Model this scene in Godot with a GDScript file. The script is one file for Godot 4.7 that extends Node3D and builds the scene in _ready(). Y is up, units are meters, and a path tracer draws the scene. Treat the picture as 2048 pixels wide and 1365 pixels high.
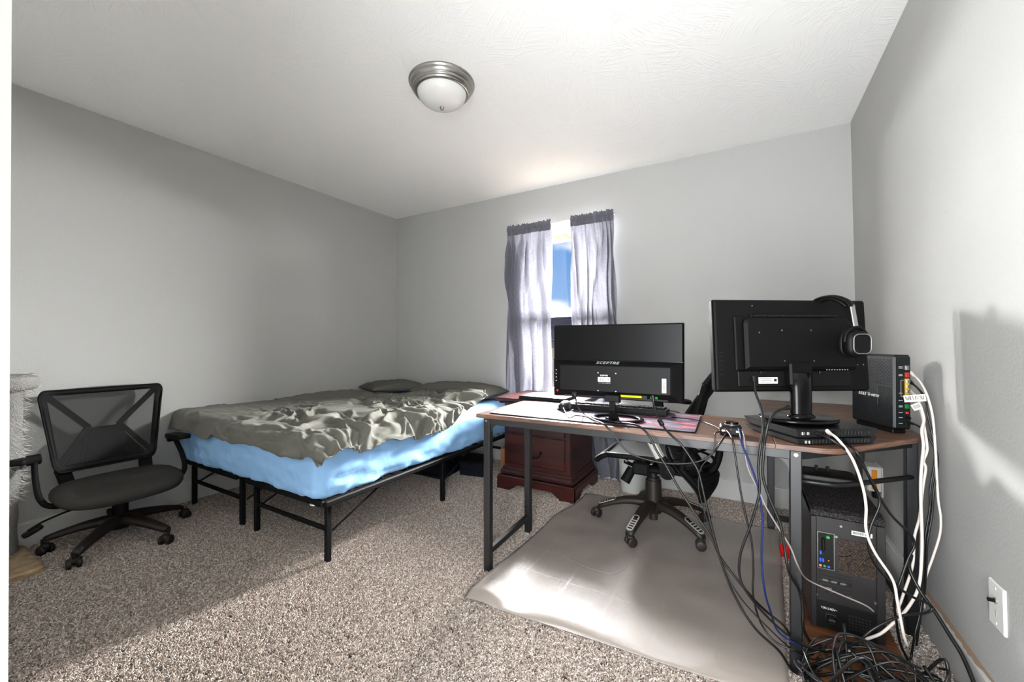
extends Node3D
# A bedroom with a bed, an L-shaped computer desk and two office chairs. Metres, y up.
# The carpet's tips lie at y = 0, its backing at y = -0.016.

const XL := -3.311      # left wall
const ZB := -3.178      # back wall
const ZF := -0.07       # front wall, in whose doorway the camera stands
const CEIL := 2.44
const XR_TOP := 0.559   # the right wall stands a little out of plumb
const XR_BOT := 0.600
const PILE := 0.016

var M := {}
var used := {}
var rng := RandomNumberGenerator.new()


# ---------------------------------------------------------------- mesh collecting
class MB:
	var st := SurfaceTool.new()
	var x := Transform3D()
	var g := 1
	var count := 0
	var flip_uv := false
	func _init() -> void:
		st.begin(Mesh.PRIMITIVE_TRIANGLES)
		st.set_uv(Vector2.ZERO)
	func at(p: Vector3, b := Basis()) -> MB:
		x = Transform3D(b, p)
		return self
	func emit(v: PackedVector3Array, ix: PackedInt32Array, smooth: bool, uv := PackedVector2Array(), closed := true) -> void:
		var w := PackedVector3Array()
		w.resize(v.size())
		for i in v.size():
			w[i] = x * v[i]
		var vol := 0.0
		if closed:
			var c := w[ix[0]]
			for t in range(0, ix.size(), 3):
				vol += (w[ix[t]] - c).dot((w[ix[t + 1]] - c).cross(w[ix[t + 2]] - c))
		var swap := vol > 0.0
		g += 1
		st.set_smooth_group(g if smooth else -1)
		for t in range(0, ix.size(), 3):
			for k in 3:
				var j := ix[t + ([0, 2, 1][k] if swap else k)]
				if uv.size():
					st.set_uv(uv[j])
				st.add_vertex(w[j])
		count += ix.size() / 3
	func mesh() -> ArrayMesh:
		st.generate_normals()
		return st.commit()

	# box with chamfered edges
	func box(c: Vector3, s: Vector3, bev := 0.0, b := Basis()) -> MB:
		var h := s * 0.5
		var v := PackedVector3Array()
		var ix := PackedInt32Array()
		var o := Transform3D(b, c)
		if bev <= 0.0:
			for i in 8:
				v.append(o * Vector3(h.x if i & 1 else -h.x, h.y if i & 2 else -h.y, h.z if i & 4 else -h.z))
			ix.append_array([0, 2, 3, 0, 3, 1, 4, 5, 7, 4, 7, 6, 0, 1, 5, 0, 5, 4, 2, 6, 7, 2, 7, 3, 0, 4, 6, 0, 6, 2, 1, 3, 7, 1, 7, 5])
			emit(v, ix, false)
			return self
		bev = minf(bev, minf(h.x, minf(h.y, h.z)) * 0.98)
		# three vertices per corner: on the x, y and z face
		for i in 8:
			var sx := 1.0 if i & 1 else -1.0
			var sy := 1.0 if i & 2 else -1.0
			var sz := 1.0 if i & 4 else -1.0
			v.append(o * Vector3(sx * h.x, sy * (h.y - bev), sz * (h.z - bev)))
			v.append(o * Vector3(sx * (h.x - bev), sy * h.y, sz * (h.z - bev)))
			v.append(o * Vector3(sx * (h.x - bev), sy * (h.y - bev), sz * h.z))
		var q := func(a: int, bb: int, cc: int, d: int) -> void:
			ix.append_array([a, bb, cc, a, cc, d])
		# faces (consistent orientation)
		q.call(0 * 3, 2 * 3, 6 * 3, 4 * 3); q.call(1 * 3, 5 * 3, 7 * 3, 3 * 3)
		q.call(0 * 3 + 1, 4 * 3 + 1, 5 * 3 + 1, 1 * 3 + 1); q.call(2 * 3 + 1, 3 * 3 + 1, 7 * 3 + 1, 6 * 3 + 1)
		q.call(0 * 3 + 2, 1 * 3 + 2, 3 * 3 + 2, 2 * 3 + 2); q.call(4 * 3 + 2, 6 * 3 + 2, 7 * 3 + 2, 5 * 3 + 2)
		# edges along x, y, z: oriented below by comparing with the outward direction
		var ctr := o * Vector3.ZERO
		var put := func(a: int, bb: int, cc: int, d: int) -> void:
			var n := (v[bb] - v[a]).cross(v[cc] - v[a])
			var out := (v[a] + v[bb] + v[cc] + v[d]) * 0.25 - ctr
			if n.dot(out) < 0.0:
				ix.append_array([a, cc, bb, a, d, cc])
			else:
				ix.append_array([a, bb, cc, a, cc, d])
		for e in [[0, 1, 1, 2], [2, 3, 1, 2], [4, 5, 1, 2], [6, 7, 1, 2], [0, 2, 0, 2], [1, 3, 0, 2], [4, 6, 0, 2], [5, 7, 0, 2], [0, 4, 0, 1], [1, 5, 0, 1], [2, 6, 0, 1], [3, 7, 0, 1]]:
			put.call(e[0] * 3 + e[2], e[1] * 3 + e[2], e[1] * 3 + e[3], e[0] * 3 + e[3])
		for i in 8:
			var n2 := (v[i * 3 + 1] - v[i * 3]).cross(v[i * 3 + 2] - v[i * 3])
			if n2.dot(v[i * 3] - ctr) < 0.0:
				ix.append_array([i * 3, i * 3 + 2, i * 3 + 1])
			else:
				ix.append_array([i * 3, i * 3 + 1, i * 3 + 2])
		# the six faces, oriented the same way
		for t in range(0, 36, 3):
			var n3 := (v[ix[t + 1]] - v[ix[t]]).cross(v[ix[t + 2]] - v[ix[t]])
			if n3.dot((v[ix[t]] + v[ix[t + 1]] + v[ix[t + 2]]) / 3.0 - ctr) < 0.0:
				var k := ix[t + 1]
				ix[t + 1] = ix[t + 2]
				ix[t + 2] = k
		emit(v, ix, false)
		return self

	# a bar of rectangular section from a to b
	func bar(a: Vector3, b: Vector3, w: float, h: float, bev := 0.0, up := Vector3.UP) -> MB:
		var d := b - a
		var zz := d.normalized()
		if absf(zz.dot(up)) > 0.99:
			up = Vector3.FORWARD if absf(zz.dot(Vector3.FORWARD)) < 0.9 else Vector3.RIGHT
		var xx := up.cross(zz).normalized()
		var yy := zz.cross(xx)
		return box((a + b) * 0.5, Vector3(w, h, d.length()), bev, Basis(xx, yy, zz))

	# a sheet nu x nv from points laid row by row (v rows of u)
	func sheet(p: PackedVector3Array, nu: int, smooth := true, wrap := false, uv := PackedVector2Array(), closed := false) -> MB:
		var nv := p.size() / nu
		var ix := PackedInt32Array()
		for j in nv - 1:
			for i in (nu if wrap else nu - 1):
				var a := j * nu + i
				var b := j * nu + (i + 1) % nu
				ix.append_array([a, b, b + nu, a, b + nu, a + nu])
		emit(p, ix, smooth, uv, closed)
		return self

	# sheet with a thickness: front and back and rim, one closed skin
	func slab(p: PackedVector3Array, q: PackedVector3Array, nu: int) -> MB:
		var nv := p.size() / nu
		var n := p.size()
		var v := p.duplicate()
		v.append_array(q)
		var ix := PackedInt32Array()
		for j in nv - 1:
			for i in nu - 1:
				var a := j * nu + i
				ix.append_array([a, a + 1, a + 1 + nu, a, a + 1 + nu, a + nu])
				ix.append_array([n + a, n + a + 1 + nu, n + a + 1, n + a, n + a + nu, n + a + 1 + nu])
		var rim := PackedInt32Array()
		for i in nu:
			rim.append(i)
		for j in range(1, nv):
			rim.append(j * nu + nu - 1)
		for i in range(nu - 2, -1, -1):
			rim.append((nv - 1) * nu + i)
		for j in range(nv - 2, 0, -1):
			rim.append(j * nu)
		for k in rim.size():
			var a2 := rim[k]
			var b2 := rim[(k + 1) % rim.size()]
			ix.append_array([a2, n + a2, n + b2, a2, n + b2, b2])
		emit(v, ix, true)
		return self

	func tube(path: PackedVector3Array, r: float, sides := 8, r2 := -1.0, flat := 1.0) -> MB:
		var n := path.size()
		var v := PackedVector3Array()
		var up := Vector3.UP
		var t0 := (path[1] - path[0]).normalized()
		if absf(t0.dot(up)) > 0.95:
			up = Vector3.RIGHT
		var side := t0.cross(up).normalized()
		for i in n:
			var t := (path[mini(i + 1, n - 1)] - path[maxi(i - 1, 0)]).normalized()
			side = (side - t * side.dot(t)).normalized()
			var u := t.cross(side)
			var rr := r if r2 < 0.0 else lerpf(r, r2, float(i) / (n - 1))
			for k in sides:
				var a := TAU * k / sides
				v.append(path[i] + side * cos(a) * rr + u * sin(a) * rr * flat)
		var ix := PackedInt32Array()
		for i in n - 1:
			for k in sides:
				var a3 := i * sides + k
				var b3 := i * sides + (k + 1) % sides
				ix.append_array([a3, b3, b3 + sides, a3, b3 + sides, a3 + sides])
		for k in range(1, sides - 1):
			ix.append_array([0, k + 1, k, (n - 1) * sides, (n - 1) * sides + k, (n - 1) * sides + k + 1])
		emit(v, ix, true)
		return self

	func ring(c: Vector3, r: float, t: float, nrm := Vector3.UP, seg := 32, sides := 8) -> MB:
		var p := PackedVector3Array()
		var a := nrm.cross(Vector3.RIGHT if absf(nrm.x) < 0.9 else Vector3.UP).normalized()
		var b := nrm.cross(a)
		var v := PackedVector3Array()
		for i in seg:
			var f := TAU * i / seg
			var d := a * cos(f) + b * sin(f)
			for k in sides:
				var e := TAU * k / sides
				v.append(c + d * (r + t * cos(e)) + nrm * (t * sin(e)))
		var ix := PackedInt32Array()
		for i in seg:
			for k in sides:
				var i2 := (i + 1) % seg
				var k2 := (k + 1) % sides
				ix.append_array([i * sides + k, i * sides + k2, i2 * sides + k2, i * sides + k, i2 * sides + k2, i2 * sides + k])
		emit(v, ix, true)
		return self

	# profile of (radius, height) turned round the y axis; sharp where the corner is over ~35 degrees if crisp
	func lathe(prof: Array, sides := 24, o := Transform3D(), smooth := true) -> MB:
		var v := PackedVector3Array()
		for p in prof:
			for k in sides:
				var a := TAU * k / sides
				v.append(o * Vector3(p.x * cos(a), p.y, p.x * sin(a)))
		var ix := PackedInt32Array()
		for i in prof.size() - 1:
			for k in sides:
				var a2 := i * sides + k
				var b2 := i * sides + (k + 1) % sides
				ix.append_array([a2, b2, b2 + sides, a2, b2 + sides, a2 + sides])
		for k in range(1, sides - 1):
			ix.append_array([0, k + 1, k])
			var l := (prof.size() - 1) * sides
			ix.append_array([l, l + k, l + k + 1])
		emit(v, ix, smooth)
		return self

	func cyl(a: Vector3, b: Vector3, r: float, sides := 20, r2 := -1.0, bev := 0.0) -> MB:
		var d := b - a
		var yy := d.normalized()
		var xx := yy.cross(Vector3.RIGHT if absf(yy.x) < 0.9 else Vector3.UP).normalized()
		var o := Transform3D(Basis(xx, yy, xx.cross(yy)), a)
		var l := d.length()
		var e := r if r2 < 0.0 else r2
		# caps apart from the side so that the edge stays crisp
		if bev > 0.0:
			return lathe([Vector2(r - bev * 1.6, 0), Vector2(r - bev * 0.4, bev * 0.3), Vector2(r, bev), Vector2(r, bev * 1.2), Vector2(e, l - bev * 1.2), Vector2(e, l - bev), Vector2(e - bev * 0.4, l - bev * 0.3), Vector2(e - bev * 1.6, l)], sides, o)
		var v := PackedVector3Array()
		for k in sides:
			var f := TAU * k / sides
			v.append(o * Vector3(r * cos(f), 0, r * sin(f)))
		for k in sides:
			var f := TAU * k / sides
			v.append(o * Vector3(e * cos(f), l, e * sin(f)))
		var ix := PackedInt32Array()
		for k in sides:
			var k2 := (k + 1) % sides
			ix.append_array([k, k2, sides + k2, k, sides + k2, sides + k])
		var cx := PackedInt32Array()
		for k in range(1, sides - 1):
			cx.append_array([0, k + 1, k, sides, sides + k, sides + k + 1])
		var whole := ix.duplicate()
		whole.append_array(cx)
		var c := x * v[0]
		var vol := 0.0
		for t in range(0, whole.size(), 3):
			vol += (x * v[whole[t]] - c).dot((x * v[whole[t + 1]] - c).cross(x * v[whole[t + 2]] - c))
		if vol > 0.0:
			for arr in [ix, cx]:
				for t in range(0, arr.size(), 3):
					var s: int = arr[t + 1]
					arr[t + 1] = arr[t + 2]
					arr[t + 2] = s
		emit(v, ix, true, PackedVector2Array(), false)
		emit(v, cx, false, PackedVector2Array(), false)
		return self

	func ball(c: Vector3, r: Vector3, b := Basis(), seg := 20, rows := 12) -> MB:
		var prof := []
		for i in rows + 1:
			var a := PI * i / rows - PI / 2
			prof.append(Vector2(maxf(cos(a), 0.001), sin(a)))
		return lathe(prof, seg, Transform3D(b * Basis.from_scale(r), c))

	# outline in the xy plane given a depth along z (from 0 to depth)
	func prism(poly: PackedVector2Array, depth: float, o := Transform3D(), smooth_side := false, bev := 0.0) -> MB:
		var n := poly.size()
		var tri := Geometry2D.triangulate_polygon(poly)
		var inner := poly
		if bev > 0.0:
			var off := Geometry2D.offset_polygon(poly, -bev, Geometry2D.JOIN_MITER)
			if off.size() == 1 and off[0].size() == n:
				# match the start vertex
				var best := 0
				for i in n:
					if off[0][i].distance_to(poly[0]) < off[0][best].distance_to(poly[0]):
						best = i
				inner = PackedVector2Array()
				for i in n:
					inner.append(off[0][(best + i) % n])
				tri = Geometry2D.triangulate_polygon(inner)
			else:
				bev = 0.0
		var v := PackedVector3Array()
		for p in inner:
			v.append(o * Vector3(p.x, p.y, 0))
		for p in inner:
			v.append(o * Vector3(p.x, p.y, depth))
		var ix := PackedInt32Array()
		for t in range(0, tri.size(), 3):
			ix.append_array([tri[t], tri[t + 1], tri[t + 2], n + tri[t], n + tri[t + 2], n + tri[t + 1]])
		var sx := PackedInt32Array()
		var sv := v
		if bev > 0.0:
			sv = v.duplicate()
			for p in poly:
				sv.append(o * Vector3(p.x, p.y, bev))
			for p in poly:
				sv.append(o * Vector3(p.x, p.y, depth - bev))
			for k in n:
				var k2 := (k + 1) % n
				for lv in [[0, 2 * n], [2 * n, 3 * n], [3 * n, n]]:
					sx.append_array([lv[0] + k, lv[0] + k2, lv[1] + k2, lv[0] + k, lv[1] + k2, lv[1] + k])
		else:
			for k in n:
				var k2 := (k + 1) % n
				sx.append_array([k, k2, n + k2, k, n + k2, n + k])
		# orient caps and sides separately: caps point away from the middle plane
		var zz := (o.basis * Vector3(0, 0, 1)).normalized()
		var cap := PackedInt32Array()
		for t in range(0, ix.size(), 3):
			var nrm := (x.basis * ((sv[ix[t + 1]] - sv[ix[t]]).cross(sv[ix[t + 2]] - sv[ix[t]]))).dot(x.basis * zz)
			var top := ix[t] >= n
			# clockwise seen from outside: the counter-clockwise normal points inwards
			if (nrm > 0.0) == (top == (depth > 0.0)):
				cap.append_array([ix[t], ix[t + 2], ix[t + 1]])
			else:
				cap.append_array([ix[t], ix[t + 1], ix[t + 2]])
		var whole := cap.duplicate()
		whole.append_array(sx)
		var sxr := PackedInt32Array()
		for t in range(0, sx.size(), 3):
			sxr.append_array([sx[t], sx[t + 2], sx[t + 1]])
		var area := 0.0
		for k in n:
			area += poly[k].x * poly[(k + 1) % n].y - poly[(k + 1) % n].x * poly[k].y
		var mirrored := (o.basis.determinant() * x.basis.determinant()) < 0.0
		# sides of a counter-clockwise outline with depth > 0, as listed, are counter-clockwise from outside
		var ccw := (area > 0.0) == (depth > 0.0)
		if mirrored:
			ccw = not ccw
		emit(sv, cap, false, PackedVector2Array(), false)
		emit(sv, sxr if ccw else sx, smooth_side, PackedVector2Array(), false)
		return self

	# closed skin through rings of points (each ring the same length), flat caps at both ends
	func loft(rings: Array, smooth := true) -> MB:
		var n: int = rings[0].size()
		var v := PackedVector3Array()
		for r in rings:
			v.append_array(r)
		var ix := PackedInt32Array()
		for j in rings.size() - 1:
			for i in n:
				var a := j * n + i
				var b := j * n + (i + 1) % n
				ix.append_array([a, b, b + n, a, b + n, a + n])
		var c0 := Vector3.ZERO
		var c1 := Vector3.ZERO
		for i in n:
			c0 += rings[0][i] / n
			c1 += rings[-1][i] / n
		v.append(c0)
		v.append(c1)
		var l := (rings.size() - 1) * n
		for i in n:
			ix.append_array([i, v.size() - 2, (i + 1) % n])
			ix.append_array([l + i, l + (i + 1) % n, v.size() - 1])
		emit(v, ix, smooth)
		return self

	# soft box (superellipsoid) for cushions and moulded housings
	func pillow(c: Vector3, h: Vector3, e1 := 0.35, e2 := 0.35, b := Basis(), seg := 40, rows := 20) -> MB:
		var v := PackedVector3Array()
		for i in rows + 1:
			var a := PI * i / rows - PI / 2
			for k in seg:
				var f := TAU * k / seg
				var ca := pow(maxf(cos(a), 0.0), e1)
				v.append(c + b * Vector3(h.x * ca * signf(cos(f)) * pow(absf(cos(f)), e2), h.y * signf(sin(a)) * pow(absf(sin(a)), e1), h.z * ca * signf(sin(f)) * pow(absf(sin(f)), e2)))
		var ix := PackedInt32Array()
		for i in rows:
			for k in seg:
				var p := i * seg + k
				var q := i * seg + (k + 1) % seg
				ix.append_array([p, q, q + seg, p, q + seg, p + seg])
		emit(v, ix, true)
		return self


# ---------------------------------------------------------------- nodes
func numbered(n: String) -> String:
	var k: int = used.get(n, 0)
	used[n] = k + 1
	return n if k == 0 else "%s_%03d" % [n, k]


func thing(called: String, label: String, category: String, at := Vector3.ZERO, yaw := 0.0, group := "") -> Node3D:
	var o := Node3D.new()
	o.name = numbered(called)
	add_child(o)
	o.position = at
	o.rotation.y = yaw
	o.set_meta("label", label)
	o.set_meta("category", category)
	if group:
		o.set_meta("group", group)
	return o


func part(called: String, m: Variant, mat: Material, parent: Node3D, label := "") -> MeshInstance3D:
	var o := MeshInstance3D.new()
	o.name = called
	o.mesh = m.mesh() if m is MB else m
	o.material_override = mat
	parent.add_child(o, true)
	if label:
		o.set_meta("label", label)
	return o


# a thing that is one mesh
func single(called: String, m: Variant, mat: Material, label: String, category: String, group := "") -> MeshInstance3D:
	var o := part(numbered(called), m, mat, self)
	o.set_meta("label", label)
	o.set_meta("category", category)
	if group:
		o.set_meta("group", group)
	return o


func struct(called: String, m: Variant, mat: Material, label := "") -> MeshInstance3D:
	var o := part(called, m, mat, self)
	o.set_meta("kind", "structure")
	if label:
		o.set_meta("label", label)
	return o


func V(x: float, y: float, z: float) -> Vector3:
	return Vector3(x, y, z)


func pts(a: Array) -> PackedVector3Array:
	var p := PackedVector3Array()
	for i in range(0, a.size(), 3):
		p.append(Vector3(a[i], a[i + 1], a[i + 2]))
	return p


# smooth curve through the points
func curve(a: Array, step := 6) -> PackedVector3Array:
	var c := pts(a)
	var out := PackedVector3Array()
	var n := c.size()
	for i in n - 1:
		var p0 := c[maxi(i - 1, 0)]
		var p3 := c[mini(i + 2, n - 1)]
		for k in step:
			out.append(c[i].cubic_interpolate(c[i + 1], p0, p3, float(k) / step))
	out.append(c[n - 1])
	return out


func rrect(w: float, h: float, r: float, seg := 5) -> PackedVector2Array:
	var p := PackedVector2Array()
	for q in 4:
		var cx := (w * 0.5 - r) * (1 if q in [0, 3] else -1)
		var cy := (h * 0.5 - r) * (1 if q in [0, 1] else -1)
		for i in seg + 1:
			var a := PI * 0.5 * (q + float(i) / seg)
			p.append(Vector2(cx + r * cos(a), cy + r * sin(a)))
	return p


func text(s: String, size: float, depth := 0.0006, font_name := "Droid Sans", weight := 400) -> TextMesh:
	var t := TextMesh.new()
	var f := SystemFont.new()
	f.font_names = PackedStringArray([font_name])
	f.font_weight = weight
	t.font = f
	t.text = s
	t.font_size = 32
	t.pixel_size = size / 32.0
	t.depth = depth
	return t


# ---------------------------------------------------------------- materials
func mat(c: Color, rough := 0.6, metal := 0.0, spec := 0.5) -> StandardMaterial3D:
	var m := StandardMaterial3D.new()
	m.albedo_color = c
	m.roughness = rough
	m.metallic = metal
	m.metallic_specular = spec
	return m


func noise_tex(freq: float, size := 512, oct := 4, seed_ := 1, type := FastNoiseLite.TYPE_SIMPLEX_SMOOTH, ramp: Array = []) -> NoiseTexture2D:
	var n := FastNoiseLite.new()
	n.noise_type = type
	n.frequency = freq
	n.fractal_octaves = oct
	n.seed = seed_
	var t := NoiseTexture2D.new()
	t.width = size
	t.height = size
	t.seamless = true
	t.noise = n
	if ramp.size():
		var g := Gradient.new()
		g.offsets = PackedFloat32Array(ramp[0])
		var cs := PackedColorArray()
		for c in ramp[1]:
			cs.append(c)
		g.colors = cs
		t.color_ramp = g
	return t


func tri(m: StandardMaterial3D, scale: float, world := true) -> StandardMaterial3D:
	m.uv1_triplanar = true
	m.uv1_world_triplanar = world
	m.uv1_scale = Vector3.ONE * scale
	return m


func relief(m: StandardMaterial3D, t: Texture2D, cm: float) -> StandardMaterial3D:
	m.heightmap_enabled = true
	m.heightmap_texture = t
	m.heightmap_scale = cm
	return m


func img_tex(im: Image) -> ImageTexture:
	return ImageTexture.create_from_image(im)


# knock-down brush strokes of a hand-textured ceiling: fans of fine raised ridges
func brush_image() -> Image:
	var n := 1024
	var h := PackedFloat32Array()
	h.resize(n * n)
	h.fill(0.4)
	var r := RandomNumberGenerator.new()
	r.seed = 11
	for s in 210:
		var c := Vector2(r.randf() * n, r.randf() * n)
		var dir := r.randf() * TAU
		var lines := r.randi_range(22, 40)
		var l := r.randf_range(60, 150)
		var bend := r.randf_range(-0.006, 0.006)
		var fan := r.randf_range(-0.012, 0.02)
		for k in lines:
			if r.randf() < 0.12:
				continue
			var off := (k - lines * 0.5) * r.randf_range(3.6, 4.6)
			var a := dir + (k - lines * 0.5) * fan
			var p := c + Vector2(-sin(dir), cos(dir)) * off + Vector2(cos(dir), sin(dir)) * r.randf_range(-20, 20)
			var len_ := int(l * r.randf_range(0.5, 1.0))
			var hgt := r.randf_range(0.25, 0.6)
			for t in len_:
				p += Vector2(cos(a), sin(a))
				a += bend + r.randf_range(-0.03, 0.03)
				var f := hgt * sin(PI * t / len_)
				var px := posmod(int(p.x), n)
				var py := posmod(int(p.y), n)
				var i := py * n + px
				h[i] = maxf(h[i], 0.4 + f)
				var i2 := py * n + posmod(px + 1, n)
				h[i2] = maxf(h[i2], 0.4 + f * 0.6)
				var i3 := posmod(py + 1, n) * n + px
				h[i3] = maxf(h[i3], 0.4 + f * 0.6)
	var by := PackedByteArray()
	by.resize(n * n)
	for i in n * n:
		by[i] = int(clampf(h[i], 0, 1) * 255)
	return Image.create_from_data(n, n, false, Image.FORMAT_L8, by)


# long-grained board: dark pores and bands along x
func wood_image(w: int, h: int, seed_: int, dark: Color, light: Color, streak: float) -> Image:
	var im := Image.create(w, h, false, Image.FORMAT_RGB8)
	var a := FastNoiseLite.new()
	a.seed = seed_
	a.frequency = 0.02
	a.fractal_octaves = 4
	var b := FastNoiseLite.new()
	b.seed = seed_ + 1
	b.frequency = 0.06
	b.fractal_octaves = 3
	for y in h:
		for x in w:
			var warp := a.get_noise_2d(x * 0.12, y * 0.7) * 14.0
			var band := a.get_noise_2d(x * 0.05 + 50, y * 1.6 + warp) * 0.5 + 0.5
			var pore := b.get_noise_2d(x * 0.10, y * 5.0) * 0.5 + 0.5
			var t := clampf(band * (1.0 - streak) + pore * streak, 0, 1)
			t = smoothstep(0.2, 0.8, t)
			im.set_pixel(x, y, dark.lerp(light, t))
	return im


# ================================================================ the scene
func _ready() -> void:
	rng.seed = 7
	setup_view()
	make_materials()
	build_room()
	build_window()
	build_outside()
	build_objects()


func setup_view() -> void:
	var cam := Camera3D.new()
	cam.name = "camera"
	cam.fov = 2.0 * rad_to_deg(atan(682.5 / 805.24))
	cam.position = V(0, 1.08386, 0)
	cam.rotation = Vector3(deg_to_rad(0.244), 0.526259, 0)
	cam.near = 0.02
	cam.far = 3000.0
	add_child(cam)
	cam.current = true

	var env := Environment.new()
	env.background_mode = Environment.BG_SKY
	var sky := Sky.new()
	var ps := PanoramaSkyMaterial.new()
	ps.panorama = img_tex(sky_image())
	sky.sky_material = ps
	env.sky = sky
	env.background_energy_multiplier = 1.0
	env.tonemap_mode = Environment.TONE_MAPPER_LINEAR
	env.tonemap_exposure = 1.08
	env.sdfgi_enabled = true
	env.ssao_enabled = true
	env.ssil_enabled = true
	var we := WorldEnvironment.new()
	we.name = "world"
	we.environment = env
	add_child(we)

	# daylight of the open sky, entering at the window
	var day := AreaLight3D.new()
	day.name = "window_daylight"
	day.area_size = Vector2(3.2, 1.5)
	day.position = V(-1.70, 1.88, -4.72)
	day.rotation = Vector3(deg_to_rad(-75), PI, 0)
	day.light_color = Color(0.985, 0.985, 0.985)
	day.light_energy = 1550.0
	day.area_range = 30.0
	day.shadow_enabled = true
	add_child(day)

	# soft fill light added in the doorway behind the camera to brighten the room
	var hall := AreaLight3D.new()
	hall.name = "hall_fill_light"
	hall.area_size = Vector2(0.80, 1.95)
	hall.position = V(-0.02, 1.05, 0.45)
	hall.rotation = Vector3(deg_to_rad(12), 0, 0)
	hall.light_color = Color(0.975, 0.988, 1.0)
	hall.light_energy = 10.2
	hall.area_range = 30.0
	hall.shadow_enabled = true
	add_child(hall)


# clear blue sky, paler towards the horizon, with small fair-weather clouds
func sky_image() -> Image:
	var w := 1024
	var h := 512
	var im := Image.create(w, h, false, Image.FORMAT_RGB8)
	var n := FastNoiseLite.new()
	n.seed = 5
	n.frequency = 2.6
	n.fractal_octaves = 5
	for y in h:
		var el := PI * (0.5 - (y + 0.5) / h)
		for x in w:
			var az := TAU * (x + 0.5) / w
			var d := Vector3(cos(el) * sin(az), sin(el), cos(el) * cos(az))
			var t := pow(clampf(sin(el), 0, 1), 0.42)
			var c := Color(0.80, 0.89, 0.97).lerp(Color(0.13, 0.42, 0.80), t)
			if el < 0:
				c = Color(0.42, 0.40, 0.36)
			else:
				var q := Vector3(d.x, d.y * 2.6, d.z)
				var k := n.get_noise_3dv(q * 1.15)
				k += 0.5 * exp(-pow(Vector2(wrapf(az - 3.72, -PI, PI) * 1.0, (el - 0.170) * 2.2).length() / 0.028, 2.0)) * 0.9
				c = c.lerp(Color(0.97, 0.98, 1.0), smoothstep(0.30, 0.46, k) * smoothstep(0.0, 0.1, el))
			im.set_pixel(x, y, c)
	return im


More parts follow.
